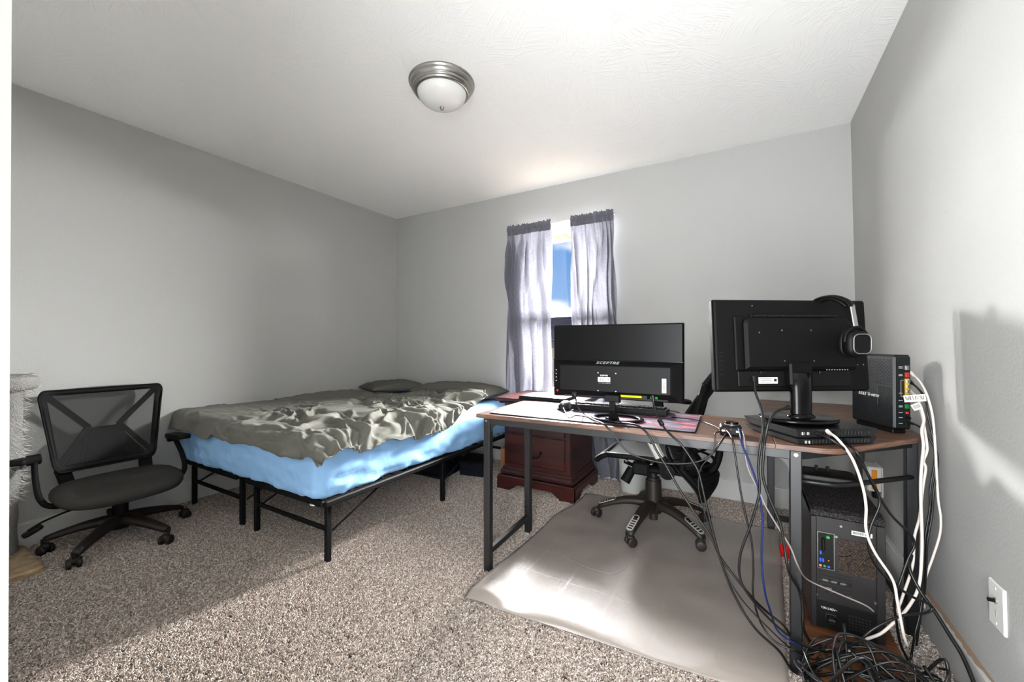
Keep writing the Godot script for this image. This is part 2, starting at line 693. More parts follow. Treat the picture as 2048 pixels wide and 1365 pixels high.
func make_materials() -> void:
	var peel := noise_tex(0.035, 512, 3, 3)
	var fine := noise_tex(0.12, 512, 3, 9)
	M.peel = peel
	M.fine = fine
	M.wall = relief(tri(mat(Color(0.695, 0.695, 0.685), 0.85, 0.0, 0.3), 4.0), peel, 0.05)
	M.trim = mat(Color(0.755, 0.755, 0.745), 0.5, 0.0, 0.4)
	M.ceiling = relief(tri(mat(Color(0.965, 0.965, 0.955), 0.9, 0.0, 0.25), 0.5), img_tex(brush_image()), 0.17)
	M.carpet_base = tri(mat(Color(0.62, 0.575, 0.54), 1.0, 0.0, 0.1), 4.0)
	M.carpet_base.albedo_texture = noise_tex(0.2, 512, 2, 4, FastNoiseLite.TYPE_CELLULAR, [[0.0, 0.5, 1.0], [Color(0.45, 0.42, 0.40), Color(0.75, 0.72, 0.70), Color(1, 1, 1)]])
	M.pile = mat(Color(1, 1, 1), 0.95, 0.0, 0.15)
	M.pile.vertex_color_use_as_albedo = true
	M.white = mat(Color(0.90, 0.90, 0.88), 0.45)
	M.black = mat(Color(0.028, 0.027, 0.028), 0.5, 0.0, 0.35)
	M.black_gloss = mat(Color(0.014, 0.014, 0.015), 0.2, 0.0, 0.35)
	M.back_gloss = mat(Color(0.016, 0.016, 0.017), 0.32, 0.0, 0.25)
	M.dust = tri(mat(Color(0.68, 0.57, 0.48), 1.0, 0.0, 0.1), 30.0)
	M.dust.albedo_texture = noise_tex(0.2, 128, 2, 3, FastNoiseLite.TYPE_SIMPLEX, [[0.0, 1.0], [Color(0.7, 0.7, 0.7), Color(1, 1, 1)]])
	M.dark_metal = mat(Color(0.055, 0.052, 0.05), 0.38, 0.0, 0.6)
	M.nickel = mat(Color(0.62, 0.61, 0.59), 0.3, 1.0)
	M.glass = mat(Color(0.02, 0.02, 0.02, 0.02), 0.0, 0.0, 0.2)
	M.glass.transparency = BaseMaterial3D.TRANSPARENCY_ALPHA
	var weave := Image.create(256, 256, false, Image.FORMAT_RGB8)
	for y in 256:
		for x in 256:
			var k := 0.5 + 0.25 * sin(TAU * x / 8.0) + 0.25 * sin(TAU * y / 8.0)
			weave.set_pixel(x, y, Color(k, k, k))
	M.weave = img_tex(weave)
	# curtain cloth: slubby horizontal yarns
	M.curtain = tri(mat(Color(0.505, 0.505, 0.535), 0.9, 0.0, 0.2), 1.0)
	M.curtain.uv1_scale = V(2.2, 14.0, 2.2)
	M.curtain.albedo_texture = noise_tex(0.03, 512, 4, 17, FastNoiseLite.TYPE_SIMPLEX_SMOOTH, [[0.0, 0.5, 1.0], [Color(0.66, 0.66, 0.68), Color(0.86, 0.86, 0.87), Color(1, 1, 1)]])
	M.curtain.backlight_enabled = true
	M.curtain.backlight = Color(0.33, 0.33, 0.33)
	M.sheet = relief(tri(mat(Color(0.56, 0.73, 0.90), 0.85, 0.0, 0.2), 3.0), fine, 0.05)
	M.comforter = relief(tri(mat(Color(0.40, 0.397, 0.37), 0.85, 0.0, 0.25), 5.0), fine, 0.04)
	M.comforter.rim_enabled = true
	M.comforter.rim = 0.25
	M.pillowcase = relief(tri(mat(Color(0.36, 0.355, 0.325), 0.85, 0.0, 0.25), 5.0), fine, 0.04)
	M.bed_metal = mat(Color(0.035, 0.036, 0.042), 0.6, 0.0, 0.3)
	M.cherry = tri(mat(Color(1, 1, 1), 0.32, 0.0, 0.5), 1.5, false)
	M.cherry.albedo_texture = img_tex(wood_image(512, 256, 31, Color(0.14, 0.052, 0.05), Color(0.26, 0.105, 0.088), 0.4))
	M.desk_wood = tri(mat(Color(1, 1, 1), 0.42, 0.0, 0.5), 1.3, false)
	M.desk_wood.albedo_texture = img_tex(wood_image(1024, 512, 41, Color(0.23, 0.155, 0.12), Color(0.52, 0.38, 0.30), 0.55))
	M.desk_wood.uv1_triplanar_sharpness = 8.0
	M.desk_metal = mat(Color(0.075, 0.078, 0.085), 0.4, 0.0, 0.5)
	M.bronze = mat(Color(0.10, 0.085, 0.07), 0.35, 0.8)
	M.frost = mat(Color(0.87, 0.87, 0.86), 0.25, 0.0, 0.5)
	M.frost.subsurf_scatter_enabled = true
	M.frost.subsurf_scatter_strength = 0.3
	M.chair_plastic = mat(Color(0.135, 0.112, 0.10), 0.45, 0.0, 0.4)
	M.chair_black = mat(Color(0.042, 0.042, 0.043), 0.65, 0.0, 0.28)
	M.chair_silver = mat(Color(0.70, 0.70, 0.68), 0.35, 0.35)
	M.seat_fabric = relief(tri(mat(Color(1, 1, 1), 0.95, 0.0, 0.2), 6.0, false), M.weave, 0.05)
	M.seat_fabric.albedo_texture = noise_tex(0.25, 512, 2, 61, FastNoiseLite.TYPE_SIMPLEX, [[0.0, 0.62, 0.80, 0.86, 1.0], [Color(0.15, 0.148, 0.143), Color(0.235, 0.23, 0.222), Color(0.29, 0.284, 0.274), Color(0.42, 0.415, 0.40), Color(0.55, 0.54, 0.52)]])
	M.mesh_dark = mat(Color(0.085, 0.085, 0.083, 0.66), 0.9)
	M.mesh_dark.transparency = BaseMaterial3D.TRANSPARENCY_ALPHA
	M.mesh_grey = mat(Color(0.11, 0.112, 0.11, 0.93), 0.9, 0.0, 0.2)
	M.mesh_grey.transparency = BaseMaterial3D.TRANSPARENCY_ALPHA
	M.plush = relief(tri(mat(Color(0.60, 0.595, 0.58), 1.0, 0.0, 0.1), 6.0), noise_tex(0.06, 512, 4, 23), 0.9)
	M.fur = mat(Color(0.72, 0.71, 0.685), 0.9, 0.0, 0.2)
	M.beige = relief(tri(mat(Color(1, 1, 1), 1.0, 0.0, 0.1), 3.0), noise_tex(0.15, 512, 3, 29), 0.5)
	M.beige.albedo_texture = noise_tex(0.02, 256, 4, 33, FastNoiseLite.TYPE_SIMPLEX_SMOOTH, [[0.0, 1.0], [Color(0.60, 0.50, 0.39), Color(0.76, 0.68, 0.57)]])
	M.navy = mat(Color(0.03, 0.055, 0.10), 0.4)
	M.vinyl = relief(tri(mat(Color(0.64, 0.60, 0.565, 0.60), 0.25, 0.0, 0.5), 5.0), noise_tex(0.16, 512, 2, 51), 0.09)
	M.vinyl.transparency = BaseMaterial3D.TRANSPARENCY_ALPHA
	M.plastic = mat(Color(0.022, 0.021, 0.022), 0.5, 0.0, 0.3)
	M.plastic_tex = relief(tri(mat(Color(0.024, 0.023, 0.024), 0.5, 0.0, 0.3), 20.0, false), M.weave, 0.02)
	M.screen = mat(Color(0.012, 0.012, 0.014), 0.08)
	M.router = mat(Color(0.030, 0.050, 0.060), 0.42)
	M.console = mat(Color(0.045, 0.052, 0.060), 0.38)
	M.label_white = mat(Color(0.86, 0.85, 0.82), 0.6)
	M.ink = mat(Color(0.04, 0.04, 0.04), 0.7)
	M.print_grey = mat(Color(0.62, 0.62, 0.62), 0.5)
	M.yellow = mat(Color(0.92, 0.78, 0.06), 0.5)
	M.green = mat(Color(0.10, 0.55, 0.22), 0.5)
	M.red = mat(Color(0.75, 0.07, 0.06), 0.4)
	M.blue = mat(Color(0.10, 0.32, 0.80), 0.45)
	M.orange = mat(Color(0.95, 0.60, 0.03), 0.5)
	M.pink = mat(Color(0.9, 0.45, 0.55), 0.5)
	M.steel = mat(Color(0.68, 0.68, 0.67), 0.3, 0.9)
	M.led = mat(Color(0.9, 0.1, 0.08), 0.4)
	M.led.emission_enabled = true
	M.led.emission = Color(1.0, 0.12, 0.08)
	M.led.emission_energy_multiplier = 2.0
	M.cable_black = mat(Color(0.04, 0.038, 0.037), 0.36)
	M.cable_grey = mat(Color(0.50, 0.46, 0.45), 0.5)
	M.cable_grey2 = mat(Color(0.13, 0.125, 0.135), 0.45)
	M.cable_white = mat(Color(0.84, 0.80, 0.77), 0.5)
	M.cable_blue = mat(Color(0.09, 0.14, 0.32), 0.5, 0.0, 0.3)
	M.case = mat(Color(0.075, 0.062, 0.058), 0.45)
	M.grille = tri(mat(Color(0.42, 0.34, 0.29), 0.9, 0.0, 0.2), 12.0)
	M.grille.albedo_texture = noise_tex(0.03, 256, 4, 13, FastNoiseLite.TYPE_SIMPLEX_SMOOTH, [[0.0, 0.5, 1.0], [Color(0.25, 0.25, 0.25), Color(0.7, 0.7, 0.7), Color(1, 1, 1)]])
	M.dusty = tri(mat(Color(1, 1, 1), 0.8, 0.0, 0.3), 4.0)
	M.dusty.albedo_texture = noise_tex(0.05, 512, 5, 71, FastNoiseLite.TYPE_SIMPLEX_SMOOTH, [[0.0, 0.45, 0.7, 1.0], [Color(0.07, 0.06, 0.06), Color(0.12, 0.11, 0.11), Color(0.25, 0.23, 0.23), Color(0.45, 0.41, 0.39)]])
	M.board = tri(mat(Color(1, 1, 1), 0.5), 2.0, false)
	M.board.albedo_texture = img_tex(wood_image(256, 256, 91, Color(0.30, 0.17, 0.10), Color(0.52, 0.33, 0.20), 0.5))
	M.bin = mat(Color(0.82, 0.83, 0.81), 0.45)
	M.card = mat(Color(0.62, 0.42, 0.27), 0.8)


func xr(y: float) -> float:
	return lerpf(XR_BOT, XR_TOP, y / CEIL)


func build_room() -> void:
	var t := 0.12
	struct("floor", MB.new().box(V(-1.4, -PILE - 0.06, -1.0), V(4.6, 0.12, 5.2)), M.carpet_base, "taupe carpet backing")
	struct("ceiling", MB.new().box(V(-1.4, CEIL + 0.06, -1.0), V(4.6, 0.12, 5.2)), M.ceiling, "white ceiling with brushed fan texture")
	struct("wall_left", MB.new().box(V(XL - t / 2, CEIL / 2, -1.6), V(t, CEIL + 0.1, 3.6)), M.wall, "plain pale grey wall")
	# back wall round the window opening
	var wb := MB.new()
	var x0 := -1.80
	var x1 := -0.92
	var y0 := 0.62
	var y1 := 2.12
	var zc := ZB - t / 2
	wb.box(V((XL + x0) / 2, CEIL / 2, zc), V(x0 - XL, CEIL + 0.1, t))
	wb.box(V((x1 + 0.75) / 2, CEIL / 2, zc), V(0.75 - x1, CEIL + 0.1, t))
	wb.box(V((x0 + x1) / 2, (y0 - 0.05) / 2, zc), V(x1 - x0, y0 + 0.05, t))
	wb.box(V((x0 + x1) / 2, (y1 + CEIL + 0.05) / 2, zc), V(x1 - x0, CEIL + 0.05 - y1, t))
	struct("wall_back", wb, M.wall, "pale grey wall with the window")
	# unseen dark lap siding, added to cut light bouncing onto the soffit
	var sd := MB.new()
	for i in 17:
		var yy := 0.0 + i * 0.15
		for q in [[XL - 0.3, x0 - 0.04], [x1 + 0.04, 0.9]]:
			sd.box(V((q[0] + q[1]) / 2, yy, ZB - t - 0.012), V(q[1] - q[0], 0.155, 0.016), 0, Basis(V(1, 0, 0), 0.06))
		if yy < y0 - 0.10:
			sd.box(V((x0 + x1) / 2, yy, ZB - t - 0.012), V(x1 - x0 + 0.08, 0.155, 0.016), 0, Basis(V(1, 0, 0), 0.06))
	struct("wall_added_siding", sd, mat(Color(0.24, 0.22, 0.20), 0.85), "unseen dark lap siding added to cut bounced light outside the window")
	# right wall, slightly out of plumb
	var a := atan((XR_BOT - XR_TOP) / CEIL)
	var b := Basis(V(0, 0, 1), a)
	struct("wall_right", MB.new().box(b * V(t / 2, 0, 0) + V(xr(CEIL / 2), CEIL / 2, -0.9), V(t, CEIL + 0.14, 5.0), 0, b), M.wall, "pale grey wall beside the desk")
	# front wall with the doorway
	var wf := MB.new()
	var zf := ZF + t / 2
	var edge := -0.457
	wf.box(V((XL - 0.1 + edge) / 2, CEIL / 2, zf), V(edge - XL + 0.1, CEIL + 0.1, t), 0.007)
	wf.box(V(0.48, CEIL / 2, zf + 0.1), V(0.12, CEIL + 0.1, t))
	wf.box(V((edge + 0.42) / 2, 2.27, zf + 0.02), V(0.42 - edge, 0.4, t))
	struct("wall_front", wf, M.wall, "textured wall end at the doorway")
	# hall behind the doorway
	struct("wall_hall", MB.new().box(V(-1.3, CEIL / 2, 1.66), V(4.4, CEIL + 0.1, t)), M.wall)
	struct("wall_hall_end", MB.new().box(V(-1.35, CEIL / 2, 0.82), V(t, CEIL + 0.1, 1.6)), M.wall)
	# skirting
	var prof := PackedVector2Array([Vector2(0, -PILE), Vector2(0.016, -PILE), Vector2(0.016, 0.122), Vector2(0.012, 0.130), Vector2(0.0, 0.134)])
	var bl := MB.new()
	bl.prism(prof, ZF - ZB, Transform3D(Basis(V(1, 0, 0), V(0, 1, 0), V(0, 0, 1)), V(XL, 0, ZB)))
	struct("baseboard_left", bl, M.trim, "painted skirting board")
	var bb := MB.new()
	bb.prism(prof, 3.95, Transform3D(Basis(V(0, 0, 1), V(0, 1, 0), V(-1, 0, 0)), V(0.62, 0, ZB)))
	struct("baseboard_back", bb, M.trim, "painted skirting board")
	var br := MB.new()
	var prof2 := PackedVector2Array([Vector2(0, -PILE), Vector2(0.020, -PILE), Vector2(0.020, 0.130), Vector2(0.017, 0.136), Vector2(0.0, 0.137)])
	br.prism(prof2, 3.2, Transform3D(Basis(V(-1, 0, 0), V(0, 1, 0), V(0, 0, -1)), V(xr(0.06) + 0.002, 0, 0.02)))
	var bo := struct("baseboard_right", br, M.trim, "painted skirting board with a dusty top edge")
	# settled orange-brown dust on the ledge behind the cables
	var dust := PackedVector3Array()
	var dn := FastNoiseLite.new()
	dn.seed = 44
	dn.frequency = 30.0
	for i in 60:
		var zz := -2.35 + i * 0.0135
		var wdt := 0.017 * smoothstep(0.0, 0.12, i / 59.0) * (1.0 - smoothstep(0.75, 1.0, i / 59.0)) * (0.8 + 0.4 * dn.get_noise_1d(zz))
		dust.append(V(xr(0.13) - 0.0005, 0.1378, zz))
		dust.append(V(xr(0.13) - 0.001 - wdt, 0.1372, zz))
	part("dust", MB.new().sheet(dust, 2), M.dust, bo, "settled brown dust")
	build_carpet()


# twisted yarns of the carpet, in clumps of a few centimetres
func build_carpet() -> void:
	var cols := [Color(0.54, 0.485, 0.445), Color(0.66, 0.61, 0.57), Color(0.745, 0.70, 0.665), Color(0.83, 0.795, 0.765), Color(0.70, 0.65, 0.61)]
	var r := RandomNumberGenerator.new()
	r.seed = 21
	var cell := 0.032
	var meshes := []
	for v in 6:
		var st := SurfaceTool.new()
		st.begin(Mesh.PRIMITIVE_TRIANGLES)
		for k in 64:
			var p := V(r.randf_range(-0.5, 0.5) * cell * 1.15, -PILE, r.randf_range(-0.5, 0.5) * cell * 1.15)
			var ang := r.randf() * TAU
			var lean := r.randf_range(0.003, 0.009)
			var hh := PILE * r.randf_range(0.8, 1.2)
			var rad := r.randf_range(0.0013, 0.0019)
			var q := [p, p + V(cos(ang) * lean * 0.3, hh * 0.62, sin(ang) * lean * 0.3), p + V(cos(ang + 0.5) * lean, hh, sin(ang + 0.5) * lean), p + V(cos(ang + 0.9) * (lean + 0.004), hh * 0.82, sin(ang + 0.9) * (lean + 0.004))]
			var c: Color = cols[r.randi() % cols.size()] * r.randf_range(0.85, 1.2)
			st.set_smooth_group(k + 1)
			st.set_color(Color(c.r, c.g, c.b).srgb_to_linear())
			for i in 3:
				var t: Vector3 = (q[i + 1] - q[i]).normalized()
				var s := t.cross(V(sin(ang), 0.1, cos(ang))).normalized()
				var u := t.cross(s)
				var r0: float = rad * [0.8, 1.0, 1.0, 0.7][i]
				var r1: float = rad * [0.8, 1.0, 1.0, 0.7][i + 1]
				for f in 4:
					var a0 := TAU * f / 4
					var a1 := TAU * (f + 1) / 4
					var va: Vector3 = q[i] + (s * cos(a0) + u * sin(a0)) * r0
					var vb: Vector3 = q[i] + (s * cos(a1) + u * sin(a1)) * r0
					var vc: Vector3 = q[i + 1] + (s * cos(a1) + u * sin(a1)) * r1
					var vd: Vector3 = q[i + 1] + (s * cos(a0) + u * sin(a0)) * r1
					for w in [va, vc, vb, va, vd, vc]:
						st.add_vertex(w)
		st.generate_normals()
		meshes.append(st.commit())
	var spots := []
	for v in 6:
		spots.append([])
	var x := XL + 0.03
	while x < XR_BOT - 0.03:
		var z := ZB + 0.03
		while z < 0.0:
			spots[r.randi() % 6].append(V(x + r.randf_range(-0.008, 0.008), 0, z + r.randf_range(-0.008, 0.008)))
			z += cell
		x += cell
	var holder := Node3D.new()
	holder.name = "carpet_pile"
	add_child(holder)
	holder.set_meta("label", "taupe twisted-yarn carpet pile covering the floor")
	holder.set_meta("category", "carpet")
	holder.set_meta("kind", "stuff")
	for v in 6:
		var mm := MultiMesh.new()
		mm.transform_format = MultiMesh.TRANSFORM_3D
		mm.mesh = meshes[v]
		mm.instance_count = spots[v].size()
		for i in spots[v].size():
			mm.set_instance_transform(i, Transform3D(Basis(Vector3.UP, r.randf() * TAU), spots[v][i]))
		var mi := MultiMeshInstance3D.new()
		mi.name = "yarn"
		mi.multimesh = mm
		mi.material_override = M.pile
		mi.set_meta("kind", "stuff")
		holder.add_child(mi, true)


func build_window() -> void:
	var x0 := -1.80
	var x1 := -0.92
	var y0 := 0.62
	var y1 := 2.12
	var zo := ZB - 0.10
	var f := MB.new()
	var w := 0.035
	f.box(V(x0 + w / 2, (y0 + y1) / 2, zo), V(w, y1 - y0, 0.07), 0.004)
	f.box(V(x1 - w / 2, (y0 + y1) / 2, zo), V(w, y1 - y0, 0.07), 0.004)
	f.box(V((x0 + x1) / 2, y1 - w / 2, zo), V(x1 - x0 - 2 * w, w, 0.07), 0.004)
	f.box(V((x0 + x1) / 2, y0 + w / 2, zo), V(x1 - x0 - 2 * w, w, 0.07), 0.004)
	var win := struct("window_1", f, M.white, "white vinyl double-hung window between the curtains")
	var xa := x0 + w
	var xb := x1 - w
	for k in 2:
		var ya := 1.312 if k == 0 else y0 + w
		var yb := y1 - w if k == 0 else 1.385
		var zz := zo - 0.016 if k == 0 else zo + 0.016
		var s := MB.new()
		var e := 0.034
		s.box(V(xa + e / 2, (ya + yb) / 2, zz), V(e, yb - ya, 0.028), 0.003)
		s.box(V(xb - e / 2, (ya + yb) / 2, zz), V(e, yb - ya, 0.028), 0.003)
		s.box(V((xa + xb) / 2, yb - e / 2, zz), V(xb - xa - 2 * e, e, 0.028), 0.003)
		s.box(V((xa + xb) / 2, ya + e / 2, zz), V(xb - xa - 2 * e, e, 0.028), 0.003)
		var sash := part("sash", s, M.white, win)
		part("pane", MB.new().box(V((xa + xb) / 2, (ya + yb) / 2, zz), V(xb - xa - 2 * e, yb - ya - 2 * e, 0.004)), M.glass, sash)
	part("window_sill", MB.new().box(V((x0 + x1) / 2, y0 - 0.008, ZB - 0.03), V(x1 - x0 + 0.06, 0.02, 0.09), 0.004), M.white, win)
	var latch := MB.new().box(V(-1.36, 1.390, zo + 0.02), V(0.05, 0.014, 0.02), 0.003)
	part("sash_lock", latch, M.white, win)


func build_outside() -> void:
	# eave above the window
	var eave := struct("roof_eave", MB.new().box(V(-1.4, 2.19, -3.65), V(6.0, 0.02, 0.62)), mat(Color(0.34, 0.33, 0.23), 0.7), "olive vented soffit under the roof edge")
	var sof := mat(Color(0.37, 0.36, 0.25), 0.65)
	for i in 40:
		part("soffit_panel", MB.new().box(V(-3.3 + i * 0.105, 2.172, -3.64), V(0.098, 0.012, 0.58), 0.003), sof, eave)
	part("fascia", MB.new().box(V(-1.4, 2.175, -3.955), V(6.0, 0.05, 0.02), 0.003), M.white, eave)
	struct("ground_outside", MB.new().box(V(0, -0.75, -203.6), V(500, 0.5, 400)), mat(Color(0.34, 0.31, 0.27), 0.95), "dry ground beyond the house")
	# roof of the next house
	var nh := struct("neighbour_house", MB.new().box(V(-6.0, 0.2, -13.5), V(9.0, 1.5, 4.0)), mat(Color(0.62, 0.58, 0.52), 0.9), "neighbouring house beyond the window")
	var rm := tri(mat(Color(1, 1, 1), 0.95), 3.0)
	rm.albedo_texture = noise_tex(0.4, 256, 2, 77, FastNoiseLite.TYPE_SIMPLEX, [[0.0, 0.5, 1.0], [Color(0.22, 0.17, 0.16), Color(0.40, 0.33, 0.31), Color(0.58, 0.52, 0.50)]])
	var rows := MB.new()
	for i in 14:
		rows.box(V(-6.0, 0.97 + i * 0.085, -11.2 - i * 0.16), V(9.6, 0.02, 0.2), 0.0, Basis(V(1, 0, 0), 0.42))
	part("shingle_roof", rows, rm, nh, "brown speckled shingle roof")
	# far mountain ridge with snow patches
	var nz := FastNoiseLite.new()
	nz.seed = 3
	nz.frequency = 0.011
	nz.fractal_octaves = 5
	var p := PackedVector3Array()
	var nu := 160
	for j in 24:
		for i in nu:
			var xx := -520.0 + i * 5.0
			var f := float(j) / 23.0
			var hgt := (0.35 + 0.65 * sin(PI * f)) * (36.0 + 30.0 * nz.get_noise_2d(xx, 40.0) + 12.0 * nz.get_noise_2d(xx * 3.0, f * 160.0)) * sin(PI * clampf(f, 0.02, 0.98))
			p.append(V(xx, maxf(hgt, -0.5), -380.0 - f * 160.0))
	var mm := tri(mat(Color(1, 1, 1), 0.95), 0.012)
	mm.albedo_texture = noise_tex(0.03, 256, 5, 8, FastNoiseLite.TYPE_SIMPLEX_SMOOTH, [[0.0, 0.45, 0.6, 1.0], [Color(0.36, 0.42, 0.50), Color(0.46, 0.50, 0.56), Color(0.86, 0.89, 0.93), Color(0.95, 0.96, 0.98)]])
	struct("mountains", MB.new().sheet(p, nu), mm, "distant blue mountain ridge with snow patches")


# ---------------------------------------------------------------- curtains and ceiling light
func build_curtains() -> void:
	var rod := thing("curtain_rod", "thin white curtain rod across the window", "curtain rod", V(-1.372, 2.10, -3.115))
	part("rod", MB.new().tube(pts([-0.475, 0, 0, 0.475, 0, 0]), 0.007, 10), M.white, rod)
	for s in [-1, 1]:
		part("bracket", MB.new().tube(curve([s * 0.472, 0, 0, s * 0.476, 0, -0.01, s * 0.476, 0, -0.055], 5), 0.006, 8), M.white, rod)
	make_curtain(V(-1.855, 0, -1.425), V(-1.885, 0, -1.415), 0.03, 5.0, 4, "grey curtain panel hanging beside the bed and nightstand")
	make_curtain(V(-1.250, 0, -0.888), V(-1.225, 0, -0.838), 0.02, 4.6, 9, "grey curtain panel hanging behind the swivel desk chair")


func make_curtain(top: Vector3, bot: Vector3, y0: float, folds: float, seed_: int, label: String) -> void:
	var t := thing("curtain", label, "curtain", V((top.x + top.z) * 0.5, 0, -3.115), 0, "curtain panels at the window")
	var n := FastNoiseLite.new()
	n.seed = seed_
	n.frequency = 1.3
	n.fractal_octaves = 2
	var nu := 110
	var nv := 70
	var p := PackedVector3Array()
	var cx := (top.x + top.z) * 0.5
	for j in nv + 1:
		var v := float(j) / nv
		var y := lerpf(2.098, y0, v)
		var k := smoothstep(0.0, 0.12, v)
		for i in nu:
			var u := float(i) / (nu - 1)
			var xa := lerpf(top.x, bot.x, smoothstep(0.0, 0.7, v))
			var xb := lerpf(top.z, bot.z, smoothstep(0.0, 0.7, v))
			var warp := n.get_noise_2d(u * 1.6, v * 0.9) * 1.1
			var ph := TAU * (folds * u + warp) + seed_
			var z := (0.006 + 0.026 * k) * sin(ph) + 0.012 * k * sin(ph * 0.5 + 1.0) + 0.010 * n.get_noise_2d(u * 7.0, v * 5.0)
			var xx := lerpf(xa, xb, u) + 0.010 * k * cos(ph) * sin(PI * u)
			# the pocket wraps round the rod
			if v < 0.03:
				z += 0.008
			p.append(V(xx - cx, y, z))
	part("drape", MB.new().sheet(p, nu), M.curtain, t)
	# gathered heading standing above the rod, and the stitched pocket below it
	var h := PackedVector3Array()
	for j in 7:
		var v := float(j) / 6
		for i in nu * 2:
			var u := float(i) / (nu * 2 - 1)
			var ph := TAU * (17.0 * u + n.get_noise_2d(u * 9.0, 3.0) * 1.6)
			var yy := lerpf(2.128 + 0.006 * sin(ph * 0.5), 2.04, v)
			var bulge := 0.012 * sin(PI * clampf((yy - 2.07) / 0.05, 0, 1))
			h.append(V(lerpf(top.x, top.z, u) - cx, yy, 0.008 + bulge + 0.006 * sin(ph)))
	part("heading", MB.new().sheet(h, nu * 2), M.curtain, t)


func build_ceiling_light() -> void:
	var t := thing("ceiling_light", "flush-mount ceiling light with nickel rings and frosted glass bowl", "ceiling light", V(-1.37, CEIL, -1.63))
	var prof := []
	for q in [[0.02, 0.002], [0.168, 0.002], [0.170, -0.004], [0.169, -0.009], [0.163, -0.012], [0.163, -0.014], [0.160, -0.026], [0.152, -0.032], [0.150, -0.034], [0.151, -0.040], [0.146, -0.045], [0.143, -0.046], [0.142, -0.052], [0.136, -0.056], [0.128, -0.056], [0.02, -0.050]]:
		prof.append(Vector2(q[0], q[1]))
	part("pan", MB.new().lathe(prof, 64), M.nickel, t, "stepped brushed-nickel ring")
	var d := []
	for i in 15:
		var a := PI * 0.5 * i / 14.0
		d.append(Vector2(maxf(0.127 * cos(a), 0.002), -0.050 - 0.076 * sin(a)))
	part("glass_bowl", MB.new().lathe(d, 64), M.frost, t, "frosted white glass bowl")
	var f := []
	for q in [[0.004, -0.118], [0.011, -0.124], [0.012, -0.128], [0.008, -0.131], [0.0095, -0.135], [0.007, -0.140], [0.001, -0.142]]:
		f.append(Vector2(q[0], q[1]))
	part("finial", MB.new().lathe(f, 20), M.nickel, t)


